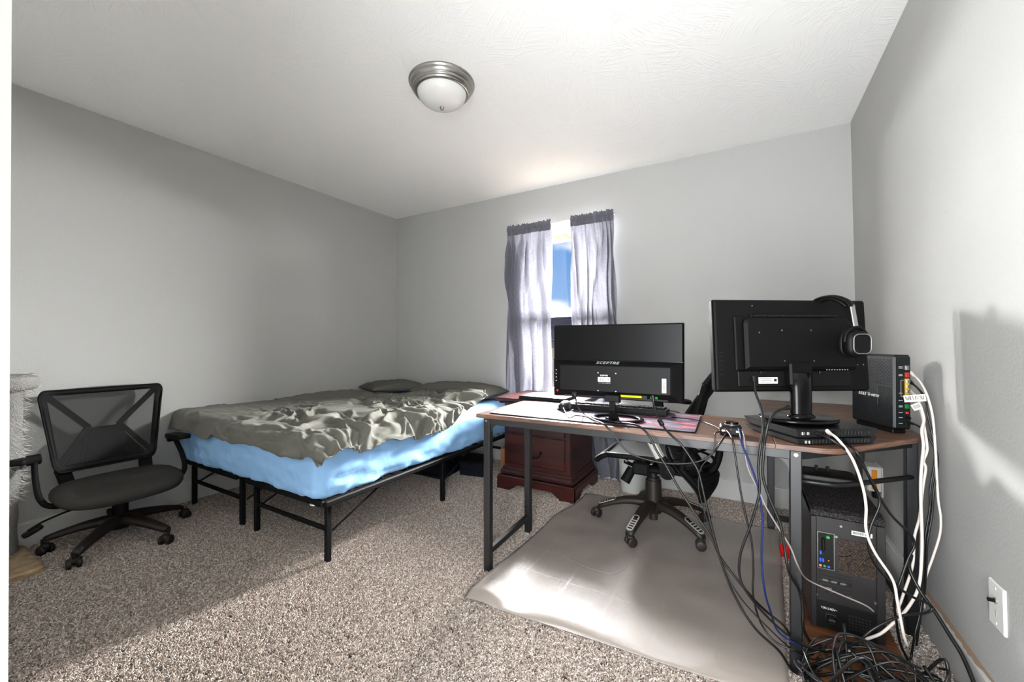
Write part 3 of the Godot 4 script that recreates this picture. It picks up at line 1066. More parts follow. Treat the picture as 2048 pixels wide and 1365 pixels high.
# ---------------------------------------------------------------- bed
func build_bed() -> void:
	var fr := thing("bed_frame", "black metal platform bed frame on thin legs", "bed frame", V(-2.52, 0, -2.16))
	var m: Material = M.bed_metal
	var xs := [-3.213, -2.602, -2.444, -1.800]
	for z in [-1.275, -2.150, -3.02]:
		for x in xs:
			part("leg", MB.new().box(V(x + 2.52, 0.137, z + 2.16), V(0.026, 0.306, 0.026), 0.003), m, fr)
		for k in [0, 2]:
			part("crossbar", MB.new().bar(V(xs[k] + 2.52, 0.155, z + 2.16), V(xs[k + 1] + 2.52, 0.155, z + 2.16), 0.016, 0.020, 0.002), m, fr)
	for k in [0, 2]:
		var x0: float = xs[k] - 0.03
		var x1: float = xs[k + 1] + 0.03
		var r := MB.new()
		for x in [x0, x1]:
			r.bar(V(x + 2.52, 0.297, -1.235 + 2.16), V(x + 2.52, 0.297, -3.06 + 2.16), 0.03, 0.03, 0.006)
		for z in [-1.235, -2.15, -3.06]:
			r.bar(V(x0 + 2.52, 0.297, z + 2.16), V(x1 + 2.52, 0.297, z + 2.16), 0.03, 0.03, 0.006)
		part("rail", r, m, fr, "side rail of one frame half")
		for z in [-1.29, -2.16]:
			for x in [xs[k], xs[k + 1]]:
				part("strut", MB.new().tube(pts([x + 2.52, 0.14, z + 2.15, x + 2.52, 0.292, z + 2.16 - 0.36]), 0.005, 6), m, fr)
	for i in 22:
		part("mesh_wire", MB.new().tube(pts([-3.24 + 2.52, 0.308, -1.28 - i * 0.085 + 2.16, -1.80 + 2.52, 0.308, -1.28 - i * 0.085 + 2.16]), 0.003, 5), m, fr)
	# round plastic foot guards under the corner
	part("corner_guard", MB.new().cyl(V(-1.845 + 2.52, 0.284, -1.235 + 2.16), V(-1.845 + 2.52, 0.290, -1.235 + 2.16), 0.022, 16), M.white, fr)

	var mt := thing("mattress", "mattress in a light blue fitted sheet on the metal frame", "mattress", V(-2.52, 0.328, -2.135))
	var n := FastNoiseLite.new()
	n.seed = 12
	n.frequency = 1.0
	n.fractal_octaves = 3
	var outline := rrect(1.475, 1.85, 0.06, 8)
	var dense := PackedVector2Array()
	for i in outline.size():
		var a := outline[i]
		var b := outline[(i + 1) % outline.size()]
		var c := maxi(1, int(a.distance_to(b) / 0.018))
		for k in c:
			dense.append(a.lerp(b, float(k) / c))
	var rings := []
	for lv in [[0.006, -0.05], [-0.006, -0.012], [-0.004, -0.002], [0.01, 0.003], [0.03, 0.004], [0.05, 0.005], [0.075, 0.007], [0.10, 0.008], [0.125, 0.008], [0.15, 0.008], [0.175, 0.007], [0.20, 0.004], [0.225, -0.004], [0.245, -0.018], [0.256, -0.045], [0.262, -0.12]]:
		var ring := PackedVector3Array()
		for p in dense:
			var o := p.normalized()
			o = Vector2(signf(p.x) if absf(p.x) > 0.7375 - 0.07 else 0.0, signf(p.y) if absf(p.y) > 0.925 - 0.07 else 0.0)
			if o == Vector2.ZERO:
				o = p.normalized()
			o = o.normalized()
			var f := clampf((lv[0] as float) / 0.26, 0, 1)
			# pulled elastic folds: long shallow diagonal creases, tighter near the hem
			var s := p.x + p.y
			var w := 0.012 * n.get_noise_2d(s * 2.2 + f * 0.8, f * 5.0) + 0.010 * absf(n.get_noise_2d(s * 5.0 - f * 1.7 + 9.0, f * 3.0))
			if p.x > 0.6:
				w += 0.020 * (0.5 - absf(n.get_noise_2d(p.y * 1.5 + f * 0.9 + 3.0, f * 3.4 + p.y * 0.8)) * 1.6)
			w += 0.007 * n.get_noise_2d(s * 22.0 + f * 3.0, 2.0) * (1.0 - f) * (1.0 - f)
			var hem := 0.0
			if lv[0] < 0.02:
				hem = 0.010 * n.get_noise_2d(s * 6.0, 31.0)
			var q: Vector2 = p + o * ((lv[1] as float) + w)
			ring.append(V(q.x, lv[0] + hem, q.y))
		rings.append(ring)
	part("fitted_sheet", MB.new().loft(rings), M.sheet, mt)

	build_comforter()
	var pl := thing("pillow", "flat grey pillow lying at the head of the bed by the curtain", "pillow", V(-2.225, 0.648, -2.885), 0.04, "grey pillows")
	part("pillowcase", pillow_mesh(0.41, 0.20, 0.068, 3), M.pillowcase, pl)
	var p2 := thing("pillow", "dark grey pillow slumped in the corner of the walls", "pillow", V(-3.03, 0.645, -2.86), 1.2, "grey pillows")
	part("pillowcase", pillow_mesh(0.27, 0.20, 0.055, 8), M.pillowcase, p2)


func pillow_mesh(hx: float, hz: float, hy: float, seed_: int) -> MB:
	var n := FastNoiseLite.new()
	n.seed = seed_
	n.frequency = 2.5
	n.fractal_octaves = 3
	var nu := 49
	var a := PackedVector3Array()
	var b := PackedVector3Array()
	for j in 37:
		for i in nu:
			var u := -1.0 + 2.0 * i / (nu - 1)
			var v := -1.0 + 2.0 * j / 36.0
			var e := pow(maxf(1.0 - pow(absf(u), 2.6), 0.0) * maxf(1.0 - pow(absf(v), 2.6), 0.0), 0.42)
			var pin := 1.0 - 0.07 * (1.0 - absf(u * v))
			var w := 0.012 * n.get_noise_2d(u * 1.3, v * 1.0) * e
			var x := u * hx * (pin if absf(u) > 0.9 else 1.0 - 0.07 * pow(absf(u), 6) * (1.0 - absf(v)))
			var z := v * hz * (1.0 - 0.09 * pow(absf(v), 6) * (1.0 - absf(u)))
			a.append(V(x, hy * e * 1.15 + w + 0.003, z))
			b.append(V(x, -hy * e * 0.8, z))
	return MB.new().slab(a, b, nu)


# height of the cloth over the bed: s runs across from the wall, t along from the head to the foot
func build_comforter() -> void:
	var t := thing("comforter", "rumpled olive grey comforter spread over the blue bed", "comforter", V(-2.52, 0.58, -2.0))
	var n := FastNoiseLite.new()
	n.seed = 77
	n.frequency = 1.0
	n.fractal_octaves = 3
	var n2 := FastNoiseLite.new()
	n2.seed = 5
	n2.frequency = 1.0
	n2.fractal_octaves = 2
	var nu := 210
	var nv := 230
	var up := PackedVector3Array()
	var lo := PackedVector3Array()
	var xe := -1.772
	var ze := -1.205
	for j in nv:
		for i in nu:
			var s := float(i) / (nu - 1)
			var q := float(j) / (nv - 1)
			# overhangs: long at the foot, shorter along the side, none at the bunched head end
			var side := 0.115 + 0.05 * n2.get_noise_2d(q * 3.5, 4.0) - 0.10 * smoothstep(0.45, 0.05, q)  - 0.03 * smoothstep(0.88, 1.0, q)
			var foot := 0.105 + 0.035 * n2.get_noise_2d(s * 4.0, 8.0) - 0.02 * smoothstep(0.9, 1.0, s)
			var a := lerpf(-3.292, xe + side, s)
			var b := lerpf(-2.69 + 0.09 * smoothstep(0.35, 0.1, s) + 0.05 * n2.get_noise_2d(s * 3.0, 1.0), ze + foot, q)
			var dx := maxf(a - (xe - 0.03), 0.0)
			var dz := maxf(b - (ze - 0.03), 0.0)
			var r := 0.05
			var over := Vector2(dx, dz).length()
			var dirn := Vector2(dx, dz) / maxf(over, 0.0001)
			var ang := minf(over / r, PI * 0.5 * 0.92)
			var rest := maxf(over - r * PI * 0.46, 0.0)
			var outw := r * sin(ang) + 0.22 * rest
			var fx := ang * dirn.x
			var fz := ang * dirn.y
			var px := minf(a, xe - 0.03) + outw * dirn.x
			var pz := minf(b, ze - 0.03) + outw * dirn.y
			var drop := r * (1.0 - cos(ang)) + 0.97 * rest
			# crumples: long soft folds, tighter towards the open side
			var wx := a + 0.16 * n.get_noise_2d(a * 1.5, b * 1.5)
			var wz := b + 0.16 * n.get_noise_2d(a * 1.5 + 20.0, b * 1.5)
			var mid := smoothstep(0.12, 0.55, s) * (1.0 - 0.6 * smoothstep(0.78, 0.97, q))
			var rid := 1.0 - absf(n2.get_noise_2d(wx * 1.9 + wz * 1.2, wz * 4.2 - wx * 1.0)) * 2.6
			var rid2 := 1.0 - absf(n2.get_noise_2d(wx * 5.0 - wz * 3.0 + 7.0, wz * 5.5 + wx * 2.5)) * 2.8
			var h := 0.016 * n.get_noise_2d(a * 1.3, b * 1.3) + (0.007 + 0.026 * mid) * smoothstep(-0.3, 1.0, rid) + (0.001 + 0.014 * mid) * smoothstep(-0.2, 1.0, rid2)
			h += 0.006 * n2.get_noise_2d(wx * 6.0 + wz * 9.0, wz * 3.0) * (0.4 + mid)
			# gathers pulled in towards the open edge
			var edge := smoothstep(xe - 0.50, xe + 0.02, a)
			h += 0.024 * edge * (0.55 - absf(n2.get_noise_2d(wz * 7.5 + wx * 2.6, 3.0 + wx * 1.0)) * 1.5)
			# the bunched roll near the pillow
			h += 0.05 * smoothstep(0.55, 0.95, s) * exp(-pow((q - 0.08) / 0.10, 2.0))
			h += 0.014 * smoothstep(0.35, 0.0, s)
			var y := 0.617 + h - drop
			var o := Vector2(sin(fx), sin(fz)) * h * 0.8
			var thick := 0.010
			up.append(V(minf(px + o.x, xe + 0.09) + 2.52, y - 0.58, pz + o.y + 2.0))
			lo.append(V(maxf(minf(px + o.x, xe + 0.09) - thick * sin(fx), -3.31) + 2.52, y - thick * cos(maxf(fx, fz)) - 0.58 - 0.004, pz + o.y - thick * sin(fz) + 2.0))
	part("quilt", MB.new().slab(up, lo, nu), M.comforter, t)
	var hem := PackedVector3Array()
	for j in range(nv - 1):
		hem.append(up[j * nu + nu - 1])
	for i in range(nu - 1, -1, -1):
		hem.append(up[(nv - 1) * nu + i])
	part("piping", MB.new().tube(hem, 0.004, 6), M.comforter, t)


# ---------------------------------------------------------------- nightstand
func build_nightstand() -> void:
	var t := thing("nightstand", "dark cherry two-drawer nightstand between the bed and the desk", "nightstand", V(-1.305, 0, -2.83))
	var m: Material = M.cherry
	part("body", MB.new().box(V(0, 0.39, 0.015), V(0.53, 0.51, 0.45), 0.004), m, t)
	part("top_board", MB.new().box(V(0, 0.640, 0.015), V(0.60, 0.016, 0.50), 0.006).box(V(0, 0.662, 0.0225), V(0.655, 0.028, 0.535), 0.009), m, t)
	# stepped base moulding swept round the front and the sides
	var b := MB.new()
	b.box(V(0, 0.150, 0.025), V(0.555, 0.022, 0.46), 0.008)
	b.box(V(0, 0.122, 0.030), V(0.585, 0.045, 0.48), 0.016)
	b.box(V(0, 0.092, 0.032), V(0.605, 0.022, 0.494), 0.006)
	part("base_moulding", b, m, t)
	# scalloped plinth: front and two sides with bracket feet
	for k in 3:
		var w := 0.61 if k == 0 else 0.50
		var o := PackedVector2Array([Vector2(-w / 2, -PILE), Vector2(-w / 2 + 0.10, -PILE), Vector2(-w / 2 + 0.115, 0.012), Vector2(-w / 2 + 0.135, 0.02), Vector2(-w / 2 + 0.15, 0.035), Vector2(-w / 2 + 0.175, 0.046), Vector2(w / 2 - 0.175, 0.046), Vector2(w / 2 - 0.15, 0.035), Vector2(w / 2 - 0.135, 0.02), Vector2(w / 2 - 0.115, 0.012), Vector2(w / 2 - 0.10, -PILE), Vector2(w / 2, -PILE), Vector2(w / 2, 0.085), Vector2(-w / 2, 0.085)])
		var x := Transform3D(Basis(), V(0, 0, 0.2575))
		if k > 0:
			x = Transform3D(Basis(Vector3.UP, PI / 2), V(-0.305 if k == 1 else 0.285, 0, 0.030))
		part("plinth", MB.new().prism(o, 0.02, x), m, t)
	for d in [[0.520, 0.195], [0.302, 0.215]]:
		var dr := part("drawer", MB.new().box(V(0, d[0], 0.246), V(0.455, d[1], 0.022), 0.004), m, t)
		var bz := MB.new()
		var y: float = d[0] - 0.012
		bz.tube(curve([-0.048, y + 0.012, 0.262, -0.046, y + 0.002, 0.278, -0.036, y - 0.018, 0.281, 0, y - 0.026, 0.281, 0.036, y - 0.018, 0.281, 0.046, y + 0.002, 0.278, 0.048, y + 0.012, 0.262], 5), 0.0042, 8)
		for s in [-1, 1]:
			bz.cyl(V(s * 0.048, y + 0.012, 0.255), V(s * 0.048, y + 0.012, 0.270), 0.008, 12)
		part("handle", bz, M.bronze, dr, "dark bronze bail pull")


# ---------------------------------------------------------------- desk
func build_desk() -> void:
	var O := V(-0.3, 0, -1.9)
	var t := thing("desk", "L-shaped desk with brown wood-grain top on black steel legs", "desk", O)
	var w: Material = M.desk_wood
	var m: Material = M.desk_metal
	var yt := 0.745
	var th := 0.018
	var board := func(poly: Array, called: String) -> void:
		var p := PackedVector2Array()
		for i in range(0, poly.size(), 2):
			p.append(Vector2(poly[i] - O.x, poly[i + 1] - O.z))
		part(called, MB.new().prism(p, th, Transform3D(Basis(V(1, 0, 0), V(0, 0, 1), V(0, -1, 0)), V(0, yt, 0)), false, 0.0016), w, t)
	board.call([-1.115, -1.578, 0.084, -1.612, 0.076, -2.085, -1.125, -2.075], "top_board")
	var cor := [0.0855, -1.612]
	for i in 9:
		var a := PI * 0.25 * i / 8.0
		cor.append_array([0.20 + 0.10 * sin(a), -1.715 + 0.10 * cos(a)])
	cor.append_array([0.545, -1.985, 0.556, -2.01, 0.556, -2.085, 0.0775, -2.085])
	board.call(cor, "top_board")
	board.call([0.0775, -2.0865, 0.556, -2.0865, 0.553, -2.832, 0.0735, -2.832], "top_board")
	# legs
	var L := {"a": V(-1.068, 0, -1.612), "b": V(-1.083, 0, -2.050), "c": V(0.142, 0, -1.640), "d": V(0.530, 0, -2.045), "e": V(0.124, 0, -2.790), "f": V(0.525, 0, -2.800), "g": V(0.105, 0, -2.062)}
	for k in ["a", "b", "c", "d", "e", "f"]:
		part("leg", MB.new().box(V(L[k].x, 0.3555, L[k].z) - O, V(0.034, 0.743, 0.034), 0.003), m, t)
	for k in ["a", "b", "c", "d", "e", "f"]:
		part("levelling_foot", MB.new().cyl(V(L[k].x, -PILE, L[k].z) - O, V(L[k].x, -0.012, L[k].z) - O, 0.018, 14), M.black, t)
	var rail := func(p: Vector3, q: Vector3, y: float, h := 0.032) -> void:
		part("rail", MB.new().bar(V(p.x, y, p.z) - O, V(q.x, y, q.z) - O, 0.024, h, 0.002), m, t)
	rail.call(L.a, L.c, 0.711)
	rail.call(L.b, L.g, 0.711)
	rail.call(L.a, L.b, 0.711)
	rail.call(L.g, L.e, 0.711)
	rail.call(L.e, L.f, 0.711)
	rail.call(L.f, L.d, 0.711)
	rail.call(L.c, L.d, 0.711)
	rail.call(L.c, L.g, 0.711)
	rail.call(L.a, L.b, 0.085, 0.028)
	rail.call(L.e, L.f, 0.070, 0.028)
	rail.call(L.d, L.f, 0.070, 0.028)
	part("brace", MB.new().tube(curve([0.144, 0.586, -1.66, 0.150, 0.586, -1.75, 0.175, 0.586, -1.778, 0.225, 0.586, -1.781, 0.270, 0.586, -1.788, 0.324, 0.586, -1.828, 0.43, 0.586, -1.935, 0.530, 0.586, -2.035].map(func(v): return v), 5), 0.009, 12), m, t, "bent round brace between two legs")
	t.get_child(t.get_child_count() - 1).position = -O
	# curved gussets under the top
	for g in [[L.c, -1.0, 0], [L.e, 1.0, 0], [L.a, 1.0, 0]]:
		var gp := PackedVector2Array([Vector2(0.016, 0.0), Vector2(0.062, 0.0)])
		for i in 8:
			var a := PI * 0.5 * (i + 1) / 8.0
			gp.append(Vector2(0.062 - 0.046 * sin(a) + 0.0, -0.062 + 0.062 * cos(a)))
		var bs := Basis() if g[1] > 0 else Basis(Vector3.UP, PI)
		part("gusset", MB.new().prism(gp, 0.003, Transform3D(bs, V(g[0].x, 0.697, g[0].z) - O)), m, t)
	for k in ["a", "c"]:
		for y in [0.713]:
			part("bolt", MB.new().cyl(V(L[k].x, y, L[k].z + 0.016) - O, V(L[k].x, y, L[k].z + 0.020) - O, 0.006, 12), M.nickel, t)


# ---------------------------------------------------------------- chairs
# five-armed swivel base standing on the carpet
func star_base(t: Node3D, R: float, ang0: float, y_hub: float, y_end: float, wid: float, m: Material, plates: bool, lift := 0.0) -> void:
	var hub := MB.new()
	hub.lathe([Vector2(0.030, y_hub - 0.055), Vector2(0.046, y_hub - 0.050), Vector2(0.050, y_hub - 0.01), Vector2(0.047, y_hub + 0.012), Vector2(0.034, y_hub + 0.016)], 28)
	part("hub", hub, m, t)
	for k in 5:
		var a := ang0 + TAU * k / 5.0
		var d := V(cos(a), 0, sin(a))
		var s := V(-sin(a), 0, cos(a))
		var rings := []
		for i in 11:
			var f := i / 10.0
			var r := lerpf(0.030, R - 0.004, f)
			var y := lerpf(y_hub, y_end, pow(f, 1.7)) + (0.012 * sin(PI * f) if plates else 0.0)
			var w := lerpf(wid * 1.15, wid * 0.72, f)
			var h := lerpf(0.046, 0.026, f)
			if i == 10:
				w *= 0.8
			var ring := PackedVector3Array()
			for q in [[-1.0, -0.9], [-0.85, -1.0], [0.85, -1.0], [1.0, -0.9], [1.0, 0.1], [0.72, 0.75], [0.35, 1.0], [-0.35, 1.0], [-0.72, 0.75], [-1.0, 0.1]]:
				ring.append(d * r + s * (q[0] * w * 0.5) + V(0, y + q[1] * h * 0.5, 0))
			rings.append(ring)
		var arm := part("base_arm", MB.new().loft(rings), m, t)
		if plates:
			# ribbed metal foot plate let into the end of the arm
			var o := PackedVector2Array()
			for p in rrect(0.036, 0.115, 0.017, 6):
				o.append(p)
			var f0 := 0.74
			var y0 := lerpf(y_hub, y_end, pow(f0, 1.7)) + 0.012 * sin(PI * f0)
			var y1 := lerpf(y_hub, y_end, pow(0.95, 1.7)) + 0.012 * sin(PI * 0.95)
			var dirv := (d * (R * 0.21) + V(0, y1 - y0, 0)).normalized()
			var nrm := s.cross(dirv).normalized()
			if nrm.y < 0:
				nrm = -nrm
			var xa := dirv.cross(nrm)
			var mid := d * (R * 0.82) + V(0, lerpf(y_hub, y_end, pow(0.82, 1.7)) + 0.012 * sin(PI * 0.82) + 0.0145, 0)
			var pl := part("foot_plate", MB.new().prism(o, 0.003, Transform3D(Basis(xa, dirv, xa.cross(dirv)), mid - xa.cross(dirv) * 0.001)), M.chair_silver, arm, "ribbed silver foot plate")
			for j in 6:
				var c := mid + dirv * (-0.041 + j * 0.0165) + nrm * 0.0025
				part("slot", MB.new().box(c, V(0.024, 0.003, 0.0075), 0.001, Basis(xa, nrm, xa.cross(nrm))), M.chair_black, arm)
		# twin-wheel caster
		var e := d * R
		var ca := Node3D.new()
		ca.name = "caster"
		t.add_child(ca, true)
		var ta := a + 0.9 + k * 1.3
		var ax := V(cos(ta), 0, sin(ta))
		var tr := V(-sin(ta), 0, cos(ta)) * 0.016
		var fork := MB.new()
		fork.cyl(e + V(0, 0.048 + lift, 0), e + V(0, y_end, 0), 0.008, 10)
		fork.pillow(e + tr + V(0, 0.034 + lift, 0), V(0.021, 0.020, 0.021), 0.8, 0.8, Basis(), 16, 8)
		part("fork", fork, m, ca)
		for q in [-1, 1]:
			var c2: Vector3 = e + tr + ax * (q * 0.0175) + V(0, 0.025 - 0.006 + lift, 0)
			part("wheel", MB.new().cyl(c2 - ax * 0.010, c2 + ax * 0.010, 0.026, 22, -1.0, 0.005), m, ca)


func build_mesh_chair() -> void:
	var t := thing("office_chair", "low black task chair with see-through mesh back against the wall beside the bed", "chair", V(-2.985, 0, -0.838), PI / 2)
	# local axes: the chair faces +z
	var m: Material = M.chair_plastic
	var k: Material = M.chair_black
	# world angle 48 degrees in xz -> local
	star_base(t, 0.295, deg_to_rad(48) + PI / 2, 0.120, 0.070, 0.062, m, false)
	var col := MB.new()
	col.cyl(V(0, 0.130, 0), V(0, 0.215, 0), 0.034, 20)
	col.cyl(V(0, 0.205, 0), V(0, 0.255, 0), 0.040, 20)
	col.box(V(-0.045, 0.17, 0.01), V(0.02, 0.03, 0.03), 0.005)
	part("gas_lift", col, k, t)
	part("tilt_box", MB.new().box(V(0, 0.262, 0.0), V(0.20, 0.035, 0.22), 0.008), k, t)
	part("lever", mirror_x(lev_path()), k, t)
	part("seat", seat_mesh(), M.seat_fabric, t, "dark grey fabric seat with lint on it")
	# back
	var top := 0.835
	var bot := 0.388
	var P := func(u: float, v: float, off := 0.0) -> Vector3:
		# u -1..1 across, v 0 bottom .. 1 top
		var w := lerpf(0.205, 0.262, pow(v, 0.8))
		var z := lerpf(-0.205, -0.262, v) + 0.035 * u * u * 1.0 - 0.022 * sin(PI * v) + off
		return V(u * w, lerpf(bot, top, v) - 0.012 * u * u * v, z)
	# flat frame band under the mesh, rounded at the corners
	var outer := PackedVector3Array()
	var inner := PackedVector3Array()
	var rr := rrect(2.0, 1.0, 0.10, 6)
	for ring in 2:
		var o2 := PackedVector3Array()
		for i in rr.size() + 1:
			var q: Vector2 = rr[i % rr.size()]
			var k2 := 1.0 if ring == 0 else 0.0
			var u := q.x * lerpf(0.885, 1.0, k2)
			var v := 0.5 + q.y * lerpf(0.86, 1.0, k2)
			o2.append(P.call(u, v, 0.004))
		if ring == 0:
			outer = o2
		else:
			inner = o2
	var front := PackedVector3Array()
	var rear := PackedVector3Array()
	front.append_array(outer)
	front.append_array(inner)
	for q in front:
		rear.append(q - V(0, 0, 0.012))
	part("back_frame", MB.new().slab(front, rear, rr.size() + 1), k, t)
	part("frame_edge", MB.new().tube(densify(outer, 3), 0.0045, 8), k, t)
	var sh := PackedVector3Array()
	for j in 21:
		for i in 25:
			var u := -0.99 + 1.98 * i / 24.0
			var v := 0.005 + 0.99 * j / 20.0
			sh.append(P.call(u * (1.0 - 0.04 * pow(absf(v * 2 - 1), 10)), v, 0.009))
	part("mesh_panel", MB.new().sheet(sh, 25), M.mesh_dark, t, "see-through black mesh")
	# flat braces behind the mesh, shaped like two arrows meeting a bar
	for s in [-1.0, 1.0]:
		var b := MB.new()
		for g in [[0.90, 0.95, 0.26, 0.47, 0.030], [0.26, 0.50, 0.92, 0.08, 0.026], [0.27, 0.48, 0.48, 0.06, 0.024]]:
			b.bar(P.call(s * g[0], g[1], -0.006), P.call(s * g[2], g[3], -0.006), g[4], 0.008, 0.002, V(0, 0, 1))
		part("back_brace", b, k, t)
	var lum := PackedVector3Array()
	var lub := PackedVector3Array()
	for j in 9:
		for i in 17:
			var u := -1.0 + 2.0 * i / 16.0
			var v := 0.02 + 0.45 * j / 8.0
			lum.append(P.call(u * lerpf(0.95, 0.24, pow(j / 8.0, 0.8)), v, -0.004))
			lub.append(P.call(u * lerpf(0.95, 0.24, pow(j / 8.0, 0.8)), v, -0.012))
	part("lumbar_panel", MB.new().slab(lum, lub, 17), k, t)
	for s in [-1.0, 1.0]:
		part("back_bracket", MB.new().bar(V(s * 0.155, 0.272, -0.13), V(s * 0.175, 0.40, -0.225), 0.062, 0.02, 0.006), k, t)
	part("back_bracket", MB.new().box(V(0, 0.268, -0.13), V(0.34, 0.02, 0.06), 0.006), k, t)
	# arms
	for s in [-1.0, 1.0]:
		var c := MB.new()
		c.tube(curve([s * 0.14, 0.265, 0.02, s * 0.25, 0.272, 0.02, s * 0.292, 0.315, 0.005, s * 0.298, 0.40, -0.05, s * 0.288, 0.49, -0.135], 6), 0.017, 10, 0.014, 0.8)
		part("arm_post", c, k, t)
		part("arm_pivot", MB.new().cyl(V(s * 0.262, 0.487, -0.15), V(s * 0.312, 0.487, -0.15), 0.026, 18, -1.0, 0.004), k, t)
		if s < 0:
			part("arm_pad", MB.new().pillow(V(s * 0.335, 0.502, -0.075), V(0.038, 0.015, 0.075), 0.3, 0.35, Basis(V(0, 1, 0), -0.55) * Basis(V(1, 0, 0), -0.12), 28, 10), k, t)
		else:
			part("arm_pad", MB.new().pillow(V(s * 0.275, 0.510, -0.045), V(0.036, 0.015, 0.105), 0.3, 0.35, Basis(V(1, 0, 0), -0.05), 28, 10), k, t)


func lev_path() -> PackedVector3Array:
	return curve([0.08, 0.26, 0.08, 0.20, 0.258, 0.10, 0.30, 0.238, 0.11, 0.35, 0.212, 0.11], 5)


func mirror_x(p: PackedVector3Array) -> MB:
	var q := PackedVector3Array()
	for v in p:
		q.append(V(-v.x, v.y, v.z))
	var b := MB.new()
	b.tube(q, 0.005, 8)
	b.pillow(V(-0.335, 0.205, 0.11), V(0.036, 0.011, 0.022), 0.6, 0.5, Basis(V(0, 0, 1), 0.45), 20, 8)
	return b


func seat_mesh() -> MB:
	var n := FastNoiseLite.new()
	n.seed = 4
	n.frequency = 3.0
	var rings := []
	var o := PackedVector2Array()
	for i in 56:
		var a := TAU * i / 56.0
		var c := cos(a)
		var s := sin(a)
		o.append(Vector2(0.258 * signf(c) * pow(absf(c), 0.72), 0.01 + 0.225 * signf(s) * pow(absf(s), 0.72)))
	for lv in [[0.266, 0.60], [0.262, 0.86], [0.270, 0.955], [0.288, 0.995], [0.308, 1.0], [0.325, 0.975], [0.336, 0.92], [0.343, 0.80], [0.344, 0.6], [0.341, 0.3]]:
		var r := PackedVector3Array()
		for p in o:
			var dip := 0.010 * smoothstep(0.05, 0.23, p.y) * (1.0 if (lv[0] as float) > 0.3 else 0.6)
			r.append(V(p.x * lv[1], lv[0] - dip * 1.6 + 0.004 * p.x * p.x * 10.0, p.y * lv[1]))
		rings.append(r)
	return MB.new().loft(rings)


